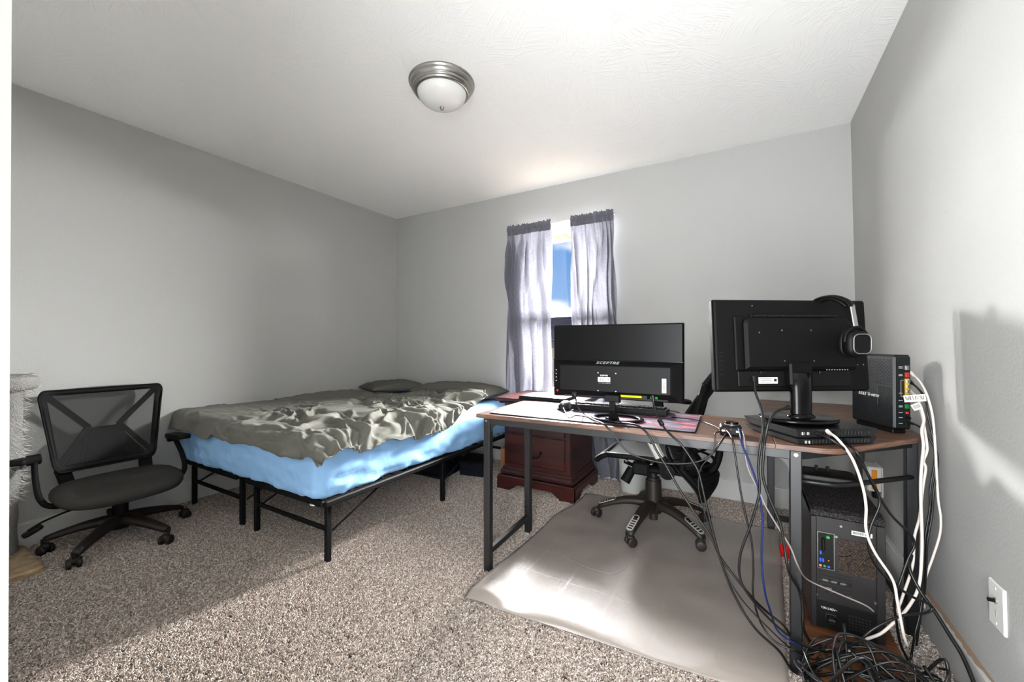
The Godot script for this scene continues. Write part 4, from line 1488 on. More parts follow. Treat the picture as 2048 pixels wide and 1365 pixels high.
# ergonomic chair at the desk, facing the nightstand
func build_ergo_chair() -> void:
	var t := thing("swivel_chair", "grey mesh ergonomic swivel chair with silver side arms behind the desk", "chair", V(-0.469, 0, -2.454), -PI / 2)
	# local: faces +z (towards the bed in the room); +x points to the room's front
	var m: Material = M.chair_plastic
	var k: Material = M.chair_black
	star_base(t, 0.325, deg_to_rad(30) - PI / 2, 0.150, 0.078, 0.062, m, true, 0.0225)
	var col := MB.new()
	col.cyl(V(0, 0.145, 0), V(0, 0.285, 0), 0.050, 26, 0.043)
	col.cyl(V(0, 0.285, 0), V(0, 0.30, 0), 0.036, 24)
	col.cyl(V(0, 0.30, 0), V(0, 0.345, 0), 0.022, 20)
	col.cyl(V(0, 0.055, 0), V(0, 0.145, 0), 0.024, 20)
	part("gas_lift", col, m, t)
	var mech := MB.new()
	mech.box(V(0, 0.355, 0.01), V(0.13, 0.04, 0.20), 0.012)
	mech.bar(V(0, 0.36, -0.05), V(0, 0.345, -0.25), 0.10, 0.03, 0.01)
	mech.bar(V(0.06, 0.36, 0.08), V(0.14, 0.405, 0.13), 0.03, 0.02, 0.006)
	mech.bar(V(-0.06, 0.36, 0.08), V(-0.14, 0.405, 0.13), 0.03, 0.02, 0.006)
	part("tilt_mechanism", mech, k, t)
	var knob := MB.new()
	knob.cyl(V(0.09, 0.36, 0.10), V(0.125, 0.285, 0.135), 0.026, 20, 0.028, 0.004)
	part("tension_knob", knob, k, t)
	# seat: a bent mesh sheet in a dark rim
	var S := func(u: float, v: float) -> Vector3:
		# u across -1..1, v 0 rear .. 1 front
		var fall := 0.060 * pow(maxf(v - 0.72, 0.0) / 0.28, 2.0)
		return V(u * lerpf(0.225, 0.245, v), 0.438 + 0.018 * u * u + 0.030 * v - fall + 0.02 * pow(1.0 - v, 3.0), lerpf(-0.20, 0.27, v))
	var sp := PackedVector3Array()
	var sq := PackedVector3Array()
	for j in 19:
		for i in 19:
			var p: Vector3 = S.call(-1.0 + i / 9.0, j / 18.0)
			sp.append(p)
			sq.append(p - V(0, 0.005, 0))
	part("seat_mesh", MB.new().slab(sp, sq, 19), M.mesh_grey, t, "grey mesh seat")
	var rimp := PackedVector3Array()
	for q in rrect(2.0, 1.0, 0.14, 5):
		rimp.append(S.call(q.x, q.y + 0.5) - V(0, 0.006, 0))
	rimp.append(rimp[0])
	part("seat_rim", MB.new().tube(densify(rimp, 4), 0.016, 8), k, t)
	# slatted web below the seat
	for i in 7:
		part("seat_web", MB.new().bar(V(-0.17, 0.418, 0.13 - i * 0.045), V(0.17, 0.418, 0.115 - i * 0.045), 0.014, 0.006, 0.002), M.chair_silver, t)
	for s in [-1.0, 1.0]:
		part("seat_bracket", MB.new().box(V(s * 0.19, 0.395, 0.03), V(0.03, 0.07, 0.09), 0.01), k, t)
	# back: leaning, bowed; lower end curls forward under the seat
	var B := func(u: float, v: float) -> Vector3:
		var y := lerpf(0.285, 1.02, v)
		var z := lerpf(-0.270, -0.185, smoothstep(0.0, 0.40, v)) if v < 0.40 else lerpf(-0.185, -0.455, pow((v - 0.40) / 0.60, 1.15))
		z += 0.065 * u * u * smoothstep(0.0, 0.3, v)
		var w := lerpf(0.205, 0.255, smoothstep(0.0, 0.5, v)) - 0.04 * smoothstep(0.7, 1.0, v)
		return V(u * w, y, z)
	var bp := PackedVector3Array()
	for j in 31:
		for i in 19:
			bp.append(B.call(-0.98 + 1.96 * i / 18.0, 0.02 + 0.96 * j / 30.0))
	part("back_mesh", MB.new().sheet(bp, 19), M.mesh_grey, t, "grey mesh back")
	var bf := PackedVector3Array()
	for q in rrect(2.0, 1.0, 0.20, 6):
		bf.append(B.call(q.x, q.y + 0.5))
	bf.append(bf[0])
	part("back_frame", MB.new().tube(densify(bf, 5), 0.016, 8), k, t)
	for v in [0.10, 0.20, 0.30, 0.40]:
		var rib := PackedVector3Array()
		for i in 15:
			var u := -0.97 + 1.94 * i / 14.0
			rib.append(B.call(u, v) + V(0, 0.004, -0.012 - (0.085 - 0.04 * absf(v - 0.22) * 4.0) * (1.0 - pow(absf(u), 2.5))))
		part("back_rib", MB.new().tube(rib, 0.011, 8, 0.011, 0.55), k, t)
	var shell := PackedVector3Array()
	var shell2 := PackedVector3Array()
	for j in 9:
		for i in 15:
			var u := -0.95 + 1.9 * i / 14.0
			var v := -0.02 + 0.16 * j / 8.0
			var q: Vector3 = B.call(u, v) + V(0, 0, -0.010 - (0.03 + 0.05 * sin(PI * 0.5 * j / 8.0)) * (1.0 - u * u))
			shell.append(q)
			shell2.append(q + V(0, 0, 0.008))
	part("lumbar_shell", MB.new().slab(shell, shell2, 15), k, t)
	part("back_spine", MB.new().tube(curve([0, 0.345, -0.22, 0, 0.37, -0.30, 0, 0.50, -0.345, 0, 0.62, -0.30], 6), 0.022, 10, 0.018), k, t)
	# side arms: silver link rising from a round pivot to the pad
	for s in [-1.0, 1.0]:
		var piv := V(s * 0.245, 0.415, -0.115)
		var ringed := MB.new().cyl(piv - V(s * 0.02, 0, 0), piv + V(s * 0.012, 0, 0), 0.040, 28, -1.0, 0.003)
		for r in [0.012, 0.020, 0.028]:
			ringed.ring(piv + V(s * 0.0125, 0, 0), r, 0.0018, V(1, 0, 0), 28, 6)
		part("arm_pivot", ringed, k, t, "black pivot with ringed cap")
		part("arm_link", MB.new().bar(piv + V(0, 0.02, 0.01), piv + V(0, 0.070, 0.036), 0.022, 0.056, 0.006), k, t)
		part("arm_link", MB.new().bar(piv + V(0, 0.062, 0.032), piv + V(0, 0.26, 0.135), 0.024, 0.052, 0.008), M.chair_silver, t, "silver arm link")
		part("link_bolt", MB.new().cyl(piv + V(s * 0.010, 0.148, 0.078), piv + V(s * 0.016, 0.148, 0.078), 0.011, 16), k, t)
		part("arm_pad", MB.new().pillow(piv + V(s * 0.005, 0.315, 0.09), V(0.045, 0.014, 0.155), 0.4, 0.4, Basis(V(1, 0, 0), -0.10), 28, 10), k, t)
		part("arm_post", MB.new().bar(piv + V(0, 0.23, 0.12), piv + V(0, 0.305, 0.13), 0.030, 0.05, 0.006), k, t)
		# flat bow from the arm down to the foot of the back
		var bow := PackedVector3Array()
		for i in 12:
			bow.append(B.call(s * 1.03, -0.01 + 0.46 * i / 11.0) + V(0, 0, 0.012 * sin(PI * i / 11.0)))
		part("side_bow", MB.new().tube(bow, 0.008, 12, 0.008, 2.8), k, t)


func densify(p: PackedVector3Array, n: int) -> PackedVector3Array:
	var o := PackedVector3Array()
	for i in p.size() - 1:
		for j in n:
			o.append(p[i].lerp(p[i + 1], float(j) / n))
	o.append(p[-1])
	return o


# ---------------------------------------------------------------- things under and beside the bed
func build_small_furniture() -> void:
	var b1 := thing("storage_box", "dark blue lidded storage box under the middle of the bed", "box", V(-2.27, 0, -2.62), 0.12, "dark storage boxes under the bed")
	part("body", MB.new().box(V(0, 0.085, 0), V(0.36, 0.20, 0.28), 0.01), M.navy, b1)
	part("lid", MB.new().box(V(0, 0.192, 0), V(0.375, 0.02, 0.295), 0.006), M.navy, b1)
	for s in [-1, 1]:
		part("handle", MB.new().box(V(s * 0.186, 0.13, 0), V(0.014, 0.035, 0.09), 0.004), M.black, b1)
	var b2 := thing("storage_box", "low dark storage box under the bed next to the nightstand", "box", V(-1.95, 0, -2.76), 0.16, "dark storage boxes under the bed")
	part("body", MB.new().box(V(0, 0.05, 0), V(0.21, 0.13, 0.20), 0.008), M.navy, b2)
	part("lid", MB.new().box(V(0, 0.122, 0), V(0.222, 0.016, 0.212), 0.006), M.black, b2)
	part("latch", MB.new().box(V(0, 0.105, 0.108), V(0.05, 0.03, 0.008), 0.002), M.black, b2)
	var b3 := thing("carton", "brown cardboard carton behind the nightstand side", "box", V(-1.692, 0, -2.90))
	part("body", MB.new().box(V(0, 0.10, 0), V(0.11, 0.23, 0.16), 0.003), M.card, b3)
	part("flap", MB.new().box(V(-0.027, 0.221, 0.0), V(0.052, 0.004, 0.16), 0.001, Basis(V(0, 0, 1), 0.06)), M.card, b3)
	part("flap", MB.new().box(V(0.027, 0.221, 0.0), V(0.052, 0.004, 0.16), 0.001, Basis(V(0, 0, 1), -0.06)), M.card, b3)

	# cat tree at the doorway end of the left wall
	var c := thing("cat_tree", "grey plush cat tree with a beige carpeted base by the left wall", "cat tree", V(-3.07, 0, -0.36))
	var base := PackedVector2Array(rrect(0.42, 0.41, 0.03, 4))
	part("base", MB.new().prism(base, 0.045, Transform3D(Basis(V(1, 0, 0), V(0, 0, 1), V(0, -1, 0)), V(0, 0.030, 0.022)), false, 0.008), M.beige, c, "beige carpeted base board")
	var rows := []
	var nz := FastNoiseLite.new()
	nz.seed = 31
	nz.frequency = 6.0
	var px := -0.135
	var pz := -0.09
	for j in 40:
		var y := lerpf(0.028, 0.86, j / 39.0)
		var ring := PackedVector3Array()
		for i in 24:
			var a := TAU * i / 24.0
			var r := 0.062 + 0.012 * nz.get_noise_3d(cos(a) * 0.5, y * 1.4, sin(a) * 0.5) + (0.016 * smoothstep(0.25, 0.5, y))
			ring.append(V(px + cos(a) * r, y, pz + sin(a) * r))
		rows.append(ring)
	part("post", MB.new().loft(rows), M.plush, c)
	var perch := MB.new()
	perch.pillow(V(px + 0.045, 0.885, pz + 0.03), V(0.135, 0.042, 0.15), 0.5, 0.7, Basis(), 36, 12)
	part("perch", perch, M.plush, c)
	var fur := SurfaceTool.new()
	fur.begin(Mesh.PRIMITIVE_TRIANGLES)
	var r2 := RandomNumberGenerator.new()
	r2.seed = 6
	for i in 2600:
		var a := r2.randf() * TAU
		var on_top := r2.randf() < 0.45
		var y := r2.randf_range(0.85, 0.93) if on_top else r2.randf_range(0.30, 0.86)
		var rr := 0.125 if on_top else 0.074
		var o := V(px + (0.045 if on_top else 0.0) + cos(a) * rr, y, pz + (0.03 if on_top else 0.0) + sin(a) * rr)
		var l := r2.randf_range(0.015, 0.05)
		var d := V(cos(a + r2.randf_range(-0.8, 0.8)), r2.randf_range(-1.1, 0.4), sin(a + r2.randf_range(-0.8, 0.8))).normalized() * l
		if o.x + d.x < -0.225:
			continue
		var s := d.cross(V(r2.randf() - 0.5, r2.randf(), r2.randf() - 0.5)).normalized() * 0.0011
		for v in [o - s, o + s, o + d * 0.55 + s * 0.6 + V(0, -0.002, 0), o - s, o + d * 0.55 + s * 0.6 + V(0, -0.002, 0), o + d]:
			fur.add_vertex(v)
	fur.generate_normals()
	var fo := part("fur", fur.commit(), M.fur, c, "pale grey shaggy fur strands")
	fo.set_meta("kind", "stuff")

	# waste bin against the back wall
	var w := thing("waste_bin", "white plastic waste bin against the wall behind the swivel chair", "waste bin", V(-0.715, 0, -3.02))
	var pr := [Vector2(0.080, -PILE), Vector2(0.088, -0.012), Vector2(0.092, 0.0), Vector2(0.118, 0.315), Vector2(0.123, 0.318), Vector2(0.124, 0.328), Vector2(0.120, 0.331), Vector2(0.114, 0.328), Vector2(0.112, 0.30), Vector2(0.086, 0.01), Vector2(0.02, 0.008)]
	part("body", MB.new().lathe(pr, 36), M.bin, w)
	part("rim", MB.new().ring(V(0, 0.327, 0), 0.119, 0.006, V(0, 1, 0), 36, 8), M.bin, w)
	var rc := thing("red_can", "small red can on the carpet behind the desk leg", "can", V(0.172, 0, -2.47))
	part("body", MB.new().lathe([Vector2(0.020, -PILE), Vector2(0.026, -0.012), Vector2(0.026, 0.055), Vector2(0.021, 0.062)], 20), M.red, rc)
	part("lid", MB.new().cyl(V(0, 0.060, 0), V(0, 0.066, 0), 0.021, 18), M.steel, rc)


# clear vinyl chair mat lying on the pile, wavy and curled at one corner
func build_chair_mat() -> void:
	var t := thing("chair_mat", "clear wavy vinyl chair mat on the carpet under the desk", "chair mat", V(-0.44, 0, -2.08))
	var n := FastNoiseLite.new()
	n.seed = 14
	n.frequency = 1.0
	n.fractal_octaves = 2
	var a := PackedVector3Array()
	var b := PackedVector3Array()
	var nu := 71
	for j in 86:
		for i in nu:
			var u := i / 70.0
			var v := j / 85.0
			var zl := lerpf(-2.785, -1.372, v)
			var x := lerpf(lerpf(-0.985, -1.030, smoothstep(0.10, 0.35, v)), lerpf(0.165, 0.112, v), u)
			var zf := lerpf(-2.76, lerpf(-1.372, -1.458, u), v)
			# rounded back corners
			var cut := maxf(0.0, 0.10 - (x + 1.03)) if zf < -2.70 else 0.0
			zf += cut * 0.4 * (1.0 - v)
			var h := 0.004 + 0.007 * (n.get_noise_2d(x * 2.6, zf * 2.6) + 0.5)
			# lifted edge at the front left
			h += 0.030 * exp(-pow((x + 0.955) / 0.075, 2.0)) * smoothstep(-1.85, -1.45, zf)
			h += 0.012 * exp(-pow((x + 0.60) / 0.12, 2.0)) * smoothstep(-1.75, -1.45, zf)
			h *= 1.0 - 0.75 * smoothstep(0.975, 1.0, v)
			a.append(V(x + 0.44, h + 0.0035, zf + 2.08))
			b.append(V(x + 0.44, h + 0.0010, zf + 2.08))
	part("sheet", MB.new().slab(a, b, nu), M.vinyl, t)
	# cracked seam lying proud of the surface
	part("crack", MB.new().tube(curve([-0.80, 0.016, -1.872, -0.70, 0.016, -1.845, -0.60, 0.016, -1.835, -0.535, 0.017, -1.845, -0.505, 0.017, -1.90, -0.50, 0.017, -1.93].map(func(q): return q), 6), 0.0016, 5), M.cable_grey, t)
	t.get_child(t.get_child_count() - 1).position = V(0.44, 0, 2.08)


# ---------------------------------------------------------------- labels
func barcode(parent: Node3D, x: Transform3D, w: float, h: float, seed_: int, bars := 16) -> void:
	var o := part("label", MB.new().box(V(0, 0, 0), V(w, h, 0.0006)), M.label_white, parent, "white barcode label")
	o.transform = x
	var r := RandomNumberGenerator.new()
	r.seed = seed_
	var b := MB.new()
	var p := -w * 0.42
	while p < w * 0.40:
		var bw := w * r.randf_range(0.008, 0.035)
		b.box(V(p + bw / 2, h * 0.04, 0.0004), V(bw, h * 0.58, 0.0004))
		p += bw + w * r.randf_range(0.012, 0.04)
	part("print", b, M.ink, o)


func lettering(s: String, size: float, m: Material, parent: Node3D, x: Transform3D, weight := 400) -> void:
	var o := part("lettering", text(s, size, 0.0006, "Droid Sans", weight), m, parent)
	o.transform = x


# ---------------------------------------------------------------- desk top
func build_desk_things() -> void:
	var D := 0.745
	# desk mat with a printed picture
	var im := Image.create(512, 256, false, Image.FORMAT_RGB8)
	var n := FastNoiseLite.new()
	n.seed = 8
	n.frequency = 0.012
	n.fractal_octaves = 4
	for y in 256:
		for x in 512:
			var k := n.get_noise_2d(x * 0.7, y * 2.0 + 0.3 * x) * 0.5 + 0.5
			var c := Color(0.25, 0.22, 0.29).lerp(Color(0.42, 0.37, 0.46), smoothstep(0.3, 0.7, k))
			var rd := n.get_noise_2d(x * 0.8 + 300, y * 2.2 - 0.4 * x + 90)
			var right := smoothstep(190, 420, x + 40.0 * n.get_noise_2d(y * 2.0, 7.0))
			c = c.lerp(Color(0.55, 0.17, 0.23), smoothstep(0.02, 0.25, rd) * right * 0.8)
			c = c.lerp(Color(0.80, 0.45, 0.46), smoothstep(0.30, 0.45, rd) * right * 0.7)
			im.set_pixel(x, y, c)
	var pm := mat(Color(1, 1, 1), 0.75, 0.0, 0.35)
	pm.albedo_texture = img_tex(im)
	var dm := thing("desk_mat", "large dark purple and red printed mat on the desk", "desk mat", V(-0.622, D, -1.825), deg_to_rad(2.2))
	var rr := rrect(0.90, 0.395, 0.018, 5)
	part("rubber_base", MB.new().prism(rr, 0.003, Transform3D(Basis(V(1, 0, 0), V(0, 0, 1), V(0, -1, 0)), V(0, 0.0035, 0))), M.black, dm)
	var q := PackedVector3Array([V(-0.448, 0.0040, -0.1955), V(0.448, 0.0040, -0.1955), V(-0.448, 0.0040, 0.1955), V(0.448, 0.0040, 0.1955)])
	part("printed_cloth", MB.new().sheet(q, 2, false, false, PackedVector2Array([Vector2(0, 0), Vector2(1, 0), Vector2(0, 1), Vector2(1, 1)])), pm, dm)
	var edge := PackedVector3Array()
	for v in rr:
		edge.append(V(v.x, 0.003, v.y))
	edge.append(edge[0])
	part("stitched_edge", MB.new().tube(edge, 0.0022, 6), M.black, dm)

	# mouse
	var mo := thing("mouse", "dark computer mouse on the desk mat beside the keyboard", "mouse", V(-0.795, D + 0.004, -1.905), deg_to_rad(10))
	var rows := []
	for j in 11:
		var f := j / 10.0
		var ring := PackedVector3Array()
		var s := pow(1.0 - pow(f, 2.4), 0.5)
		for i in 28:
			var a := TAU * i / 28.0
			ring.append(V(0.032 * maxf(s, 0.05) * signf(cos(a)) * pow(absf(cos(a)), 0.8), 0.004 + 0.036 * f, 0.058 * maxf(s, 0.05) * signf(sin(a)) * pow(absf(sin(a)), 0.8) - 0.006 * f))
		rows.append(ring)
	part("shell", MB.new().loft(rows), mat(Color(0.10, 0.105, 0.09), 0.45), mo)
	part("base", MB.new().prism(rrect(0.064, 0.114, 0.02, 5), 0.008, Transform3D(Basis(V(1, 0, 0), V(0, 0, 1), V(0, -1, 0)), V(0, 0.0085, 0))), M.black, mo)
	part("wheel", MB.new().cyl(V(-0.005, 0.030, 0.036), V(0.005, 0.030, 0.036), 0.008, 16), M.chair_silver, mo)

	# keyboard, raised at the back on its feet; its back faces the room
	var kb := thing("keyboard", "full-size black keyboard lying on the desk mat behind the first monitor", "keyboard", V(-0.535, D + 0.004, -1.965), deg_to_rad(3.0))
	var body := MB.new()
	body.loft([kb_ring(-0.075, 0.010), kb_ring(-0.073, 0.018), kb_ring(0.060, 0.030), kb_ring(0.066, 0.030), kb_ring(0.068, 0.012)], false)
	part("housing", body, M.plastic, kb)
	var key := MB.new().loft([PackedVector3Array([V(-0.0085, 0, -0.0085), V(0.0085, 0, -0.0085), V(0.0085, 0, 0.0085), V(-0.0085, 0, 0.0085)]), PackedVector3Array([V(-0.0068, 0.008, -0.007), V(0.0068, 0.008, -0.007), V(0.0068, 0.008, 0.006), V(-0.0068, 0.008, 0.006)])], false).mesh()
	for row in 6:
		for c in 22:
			var kx := -0.205 + c * 0.0194
			if (row == 5 and c in [3, 16]) or (row == 0 and c in [4, 5, 6, 7, 8, 9]):
				continue
			var kz := -0.060 + row * 0.0195 + (0.004 if row == 5 else 0.0)
			var ky := lerpf(0.018, 0.030, (kz + 0.073) / 0.133)
			var ko := part("key", key, M.plastic, kb)
			ko.transform = Transform3D(Basis(V(1, 0, 0), -0.09), V(kx, ky, kz))
	part("space_bar", MB.new().box(V(-0.08, 0.024, -0.060), V(0.112, 0.008, 0.015), 0.002), M.plastic, kb)
	for s in [-1, 1]:
		part("foot", MB.new().box(V(s * 0.15, 0.006, 0.060), V(0.035, 0.012, 0.008), 0.002), M.black, kb)

	# laptop shut on the nightstand
	var lp := thing("laptop", "closed dark laptop lying on the nightstand", "laptop", V(-1.26, 0.676, -2.69), 0.02)
	part("base", MB.new().prism(rrect(0.36, 0.24, 0.012, 4), 0.012, Transform3D(Basis(V(1, 0, 0), V(0, 0, 1), V(0, -1, 0)), V(0, 0.0135, 0)), false, 0.002), M.console, lp)
	part("lid", MB.new().prism(rrect(0.36, 0.24, 0.012, 4), 0.007, Transform3D(Basis(V(1, 0, 0), V(0, 0, 1), V(0, -1, 0)), V(0, 0.0215, 0)), false, 0.002), M.console, lp)
	part("hinge", MB.new().cyl(V(-0.10, 0.012, -0.120), V(0.10, 0.012, -0.120), 0.005, 10), M.black, lp)

	build_monitor_a(D)
	build_monitor_b(D)
	build_headset()
	build_console(D)
	build_router(D)
	build_hub(D)


func kb_ring(z: float, y: float) -> PackedVector3Array:
	return PackedVector3Array([V(-0.222, 0.004, z), V(0.222, 0.004, z), V(0.222, y, z), V(-0.222, y, z)])


# monitor with a ring foot, its back to the room
func build_monitor_a(D: float) -> void:
	var t := thing("monitor", "black monitor seen from behind on a ring-shaped foot before the curtains", "monitor", V(-0.485, D + 0.004, -1.700), deg_to_rad(1.9))
	var w := 0.550
	var y0 := 0.094
	var h := 0.320
	var cy := y0 + h / 2
	part("bezel", MB.new().box(V(0, cy, -0.012), V(w, h, 0.016), 0.003), M.plastic, t)
	part("screen", MB.new().box(V(0, cy + 0.004, -0.0205), V(w - 0.016, h - 0.03, 0.001)), M.screen, t)
	part("back_cover", MB.new().box(V(0, cy, 0.0), V(w - 0.004, h - 0.004, 0.012), 0.004), M.back_gloss, t, "glossy flat back panel")
	# thick lower housing with sloping shoulders
	var ya := y0 + 0.006
	var yb := y0 + 0.163
	var ring := func(x: float, lo: float, hi: float, z: float) -> PackedVector3Array:
		return PackedVector3Array([V(-x, lo, z), V(x, lo, z), V(x, hi, z), V(-x, hi, z)])
	part("housing", MB.new().loft([ring.call(0.270, ya - 0.004, yb, 0.004), ring.call(0.270, ya - 0.004, yb, 0.012), ring.call(0.232, ya + 0.028, yb - 0.018, 0.040), ring.call(0.228, ya + 0.030, yb - 0.022, 0.042)], false), M.plastic, t)
	part("trim_strip", MB.new().box(V(0, yb + 0.001, 0.008), V(0.546, 0.004, 0.008), 0.001), M.black_gloss, t)
	part("port_recess", MB.new().box(V(0, ya + 0.012, 0.016), V(0.44, 0.026, 0.010), 0.002), M.black, t)
	# wall-mount holes
	for sx in [-1, 1]:
		for sy in [-1, 1]:
			part("screw", MB.new().cyl(V(sx * 0.0375 - 0.02, 0.170 + sy * 0.0375, 0.040), V(sx * 0.0375 - 0.02, 0.170 + sy * 0.0375, 0.0435), 0.003, 10), M.steel, t)
	lettering("SCEPTRE", 0.024, M.print_grey, t, Transform3D(Basis(V(1, 0, 0), V(0.1, 0.54, -0.84), V(0, 0.84, 0.54)), V(-0.02, yb - 0.0075, 0.0268)), 700)
	barcode(t, Transform3D(Basis(), V(-0.032, 0.180, 0.0425)), 0.052, 0.019, 3)
	lettering("SCEPTRE", 0.008, M.label_white, t, Transform3D(Basis(), V(-0.032, 0.197, 0.0425)), 700)
	lettering("CE  FC  RoHS   MODEL 24", 0.0045, M.print_grey, t, Transform3D(Basis(), V(-0.030, 0.165, 0.0425)))
	barcode(t, Transform3D(Basis(V(0, 0, 1), PI / 2) , V(0.206, 0.165, 0.0426)), 0.056, 0.016, 5)
	part("label", MB.new().box(V(0.082, ya + 0.014, 0.0295), V(0.094, 0.012, 0.001), 0, Basis(V(1, 0, 0), 0.72)), M.yellow, t, "yellow sticker strip by the sockets")
	part("label", MB.new().box(V(0.166, ya + 0.014, 0.0295), V(0.028, 0.012, 0.001), 0, Basis(V(1, 0, 0), 0.72)), M.green, t, "green sticker strip")
	for i in 4:
		part("button", MB.new().cyl(V(-0.253, 0.165 + i * 0.016, 0.020), V(-0.253, 0.165 + i * 0.016, 0.0265), 0.0024, 10), M.print_grey, t)
	part("power_led", MB.new().ball(V(-0.246, ya + 0.022, 0.0305), V(0.0042, 0.0042, 0.003), Basis(), 14, 8), M.led, t, "glowing red power light")
	for p in [[-0.165, M.black], [0.130, M.black]]:
		part("socket", MB.new().box(V(p[0], ya + 0.014, 0.030), V(0.022, 0.014, 0.010), 0.001), p[1], t)
	# stand
	part("stand_bracket", MB.new().box(V(0, 0.102, 0.030), V(0.062, 0.030, 0.022), 0.003), M.plastic, t)
	part("stand_neck", MB.new().loft([PackedVector3Array([V(-0.022, 0.004, -0.006), V(0.022, 0.004, -0.006), V(0.022, 0.004, 0.012), V(-0.022, 0.004, 0.012)]), PackedVector3Array([V(-0.012, 0.05, 0.016), V(0.012, 0.05, 0.016), V(0.012, 0.05, 0.030), V(-0.012, 0.05, 0.030)]), PackedVector3Array([V(-0.011, 0.105, 0.026), V(0.011, 0.105, 0.026), V(0.011, 0.105, 0.040), V(-0.011, 0.105, 0.040)])], false), M.plastic, t)
	var foot := MB.new()
	var ep := PackedVector3Array()
	for i in 41:
		var a := TAU * i / 40.0
		ep.append(V(0.102 * cos(a), 0.006, -0.050 + 0.085 * sin(a)))
	foot.tube(ep, 0.011, 10, 0.011, 0.5)
	part("stand_foot", foot, M.black_gloss, t, "glossy oval ring foot")


# monitor on a round foot, turned towards the corner and standing on the game console
func build_monitor_b(D: float) -> void:
	var c := V(0.1415, 0.0, -1.8025)
	var yaw := atan2(0.323, 0.487)
	var t := thing("monitor", "black monitor seen from behind on a round foot with a headset over its corner", "monitor", V(c.x, D + 0.053, c.z), yaw)
	# local: back faces +z, x to the right seen from behind
	var tiltn := Node3D.new()
	var tilt := Basis(V(1, 0, 0), deg_to_rad(-3.8))
	var w := 0.586
	var h := 0.338
	var cy := 0.276
	var X := Transform3D(tilt, V(0, cy, 0))
	tiltn.free()
	var add := func(called: String, mb: MB, m: Material, label := "") -> MeshInstance3D:
		var o := part(called, mb, m, t, label)
		o.transform = X
		return o
	add.call("bezel", MB.new().prism(rrect(w, h, 0.008, 4), 0.020, Transform3D(Basis(), V(0, 0, -0.022)), false, 0.002), M.plastic)
	add.call("screen", MB.new().box(V(0, 0.005, -0.0225), V(w - 0.03, h - 0.04, 0.001)), M.screen)
	add.call("back_cover", MB.new().prism(rrect(w - 0.004, h - 0.004, 0.010, 4), 0.016, Transform3D(Basis(), V(0, 0, -0.004)), false, 0.005), M.plastic)
	# raised middle housing with rounded top corners
	var pr := PackedVector2Array()
	for q in [[-0.195, -0.088], [0.222, -0.088], [0.222, 0.060], [0.205, 0.090], [0.185, 0.098], [-0.175, 0.098], [-0.190, 0.092], [-0.195, 0.080]]:
		pr.append(Vector2(q[0], q[1]))
	add.call("housing", MB.new().prism(pr, 0.030, Transform3D(Basis(), V(0, 0, 0.010)), false, 0.010), M.plastic_tex)
	add.call("housing_step", MB.new().prism(PackedVector2Array([Vector2(-0.222, -0.092), Vector2(0.228, -0.092), Vector2(0.228, 0.066), Vector2(0.206, 0.104), Vector2(-0.222, 0.104)]), 0.012, Transform3D(Basis(), V(0, 0, 0.008)), false, 0.004), M.plastic)
	# vent slots along the top
	var vent := MB.new()
	for i in 58:
		vent.bar(V(-0.150 + i * 0.0056, 0.104, 0.0205), V(-0.147 + i * 0.0056, 0.111, 0.0205), 0.0028, 0.002)
	add.call("vent", vent, M.ink)
	add.call("vent_strip", MB.new().box(V(0.008, 0.1075, 0.014), V(0.335, 0.014, 0.010), 0.002), M.plastic)
	for q in [[-0.060, 0.052], [0.050, 0.052], [-0.055, -0.058], [0.055, -0.058], [-0.145, 0.044], [-0.148, 0.145], [0.246, -0.072], [0.268, -0.072]]:
		var zs := 0.0415 if absf(q[0]) < 0.2 and q[1] < 0.1 else 0.0135
		add.call("screw", MB.new().cyl(V(q[0], q[1], 0.008), V(q[0], q[1], zs), 0.0022, 10), M.steel)
	# lower socket bay, stand socket, rating label
	add.call("socket_bay", MB.new().box(V(0.0, -0.122, 0.012), V(0.43, 0.058, 0.012), 0.003), M.black)
	var st := add.call("label", MB.new().box(V(-0.105, -0.128, 0.0188), V(0.072, 0.022, 0.0006)), M.label_white, "white rating label") as MeshInstance3D
	var pb := MB.new()
	for i in 4:
		pb.box(V(-0.112, -0.121 - i * 0.0045, 0.0193), V(0.046 - 0.006 * (i % 2), 0.0014, 0.0003))
	pb.box(V(-0.078, -0.127, 0.0193), V(0.010, 0.010, 0.0003))
	part("print", pb, M.ink, st)
	for i in 6:
		add.call("button_mark", MB.new().box(V(-0.272, -0.025 - i * 0.016, 0.0125), V(0.016, 0.0018, 0.001)), M.ink)
	for x in [-0.122, 0.100]:
		add.call("socket", MB.new().box(V(x, -0.100, 0.020), V(0.026, 0.014, 0.010), 0.002), M.black)
	var mark := MB.new()
	for i in 9:
		mark.box(V(0.118 + i * 0.010, -0.0905, 0.021), V(0.005, 0.0028, 0.0006))
	add.call("port_mark", mark, M.print_grey)
	# stand
	add.call("stand_bracket", MB.new().box(V(0, -0.105, 0.030), V(0.085, 0.085, 0.040), 0.006), M.plastic)
	var rings := []
	for q in [[0.020, 0.036], [0.03, 0.036], [0.10, 0.037], [0.178, 0.038]]:
		var r := PackedVector3Array()
		for i in 28:
			var a := TAU * i / 28.0
			r.append(V(q[1] * cos(a), q[0], 0.050 + 0.024 * sin(a)))
		rings.append(r)
	part("stand_column", MB.new().loft(rings), M.black_gloss, t, "glossy black oval column")
	part("column_collar", MB.new().lathe([Vector2(0.048, 0.018), Vector2(0.046, 0.026), Vector2(0.036, 0.034), Vector2(0.030, 0.036)], 28, Transform3D(Basis.from_scale(V(1, 1, 0.75)), V(0, 0, 0.05))), M.black_gloss, t)
	var disc := []
	for q in [[0.020, 0.0015], [0.112, 0.0015], [0.118, 0.006], [0.126, 0.009], [0.127, 0.017], [0.122, 0.020], [0.02, 0.022]]:
		disc.append(Vector2(q[0], q[1]))
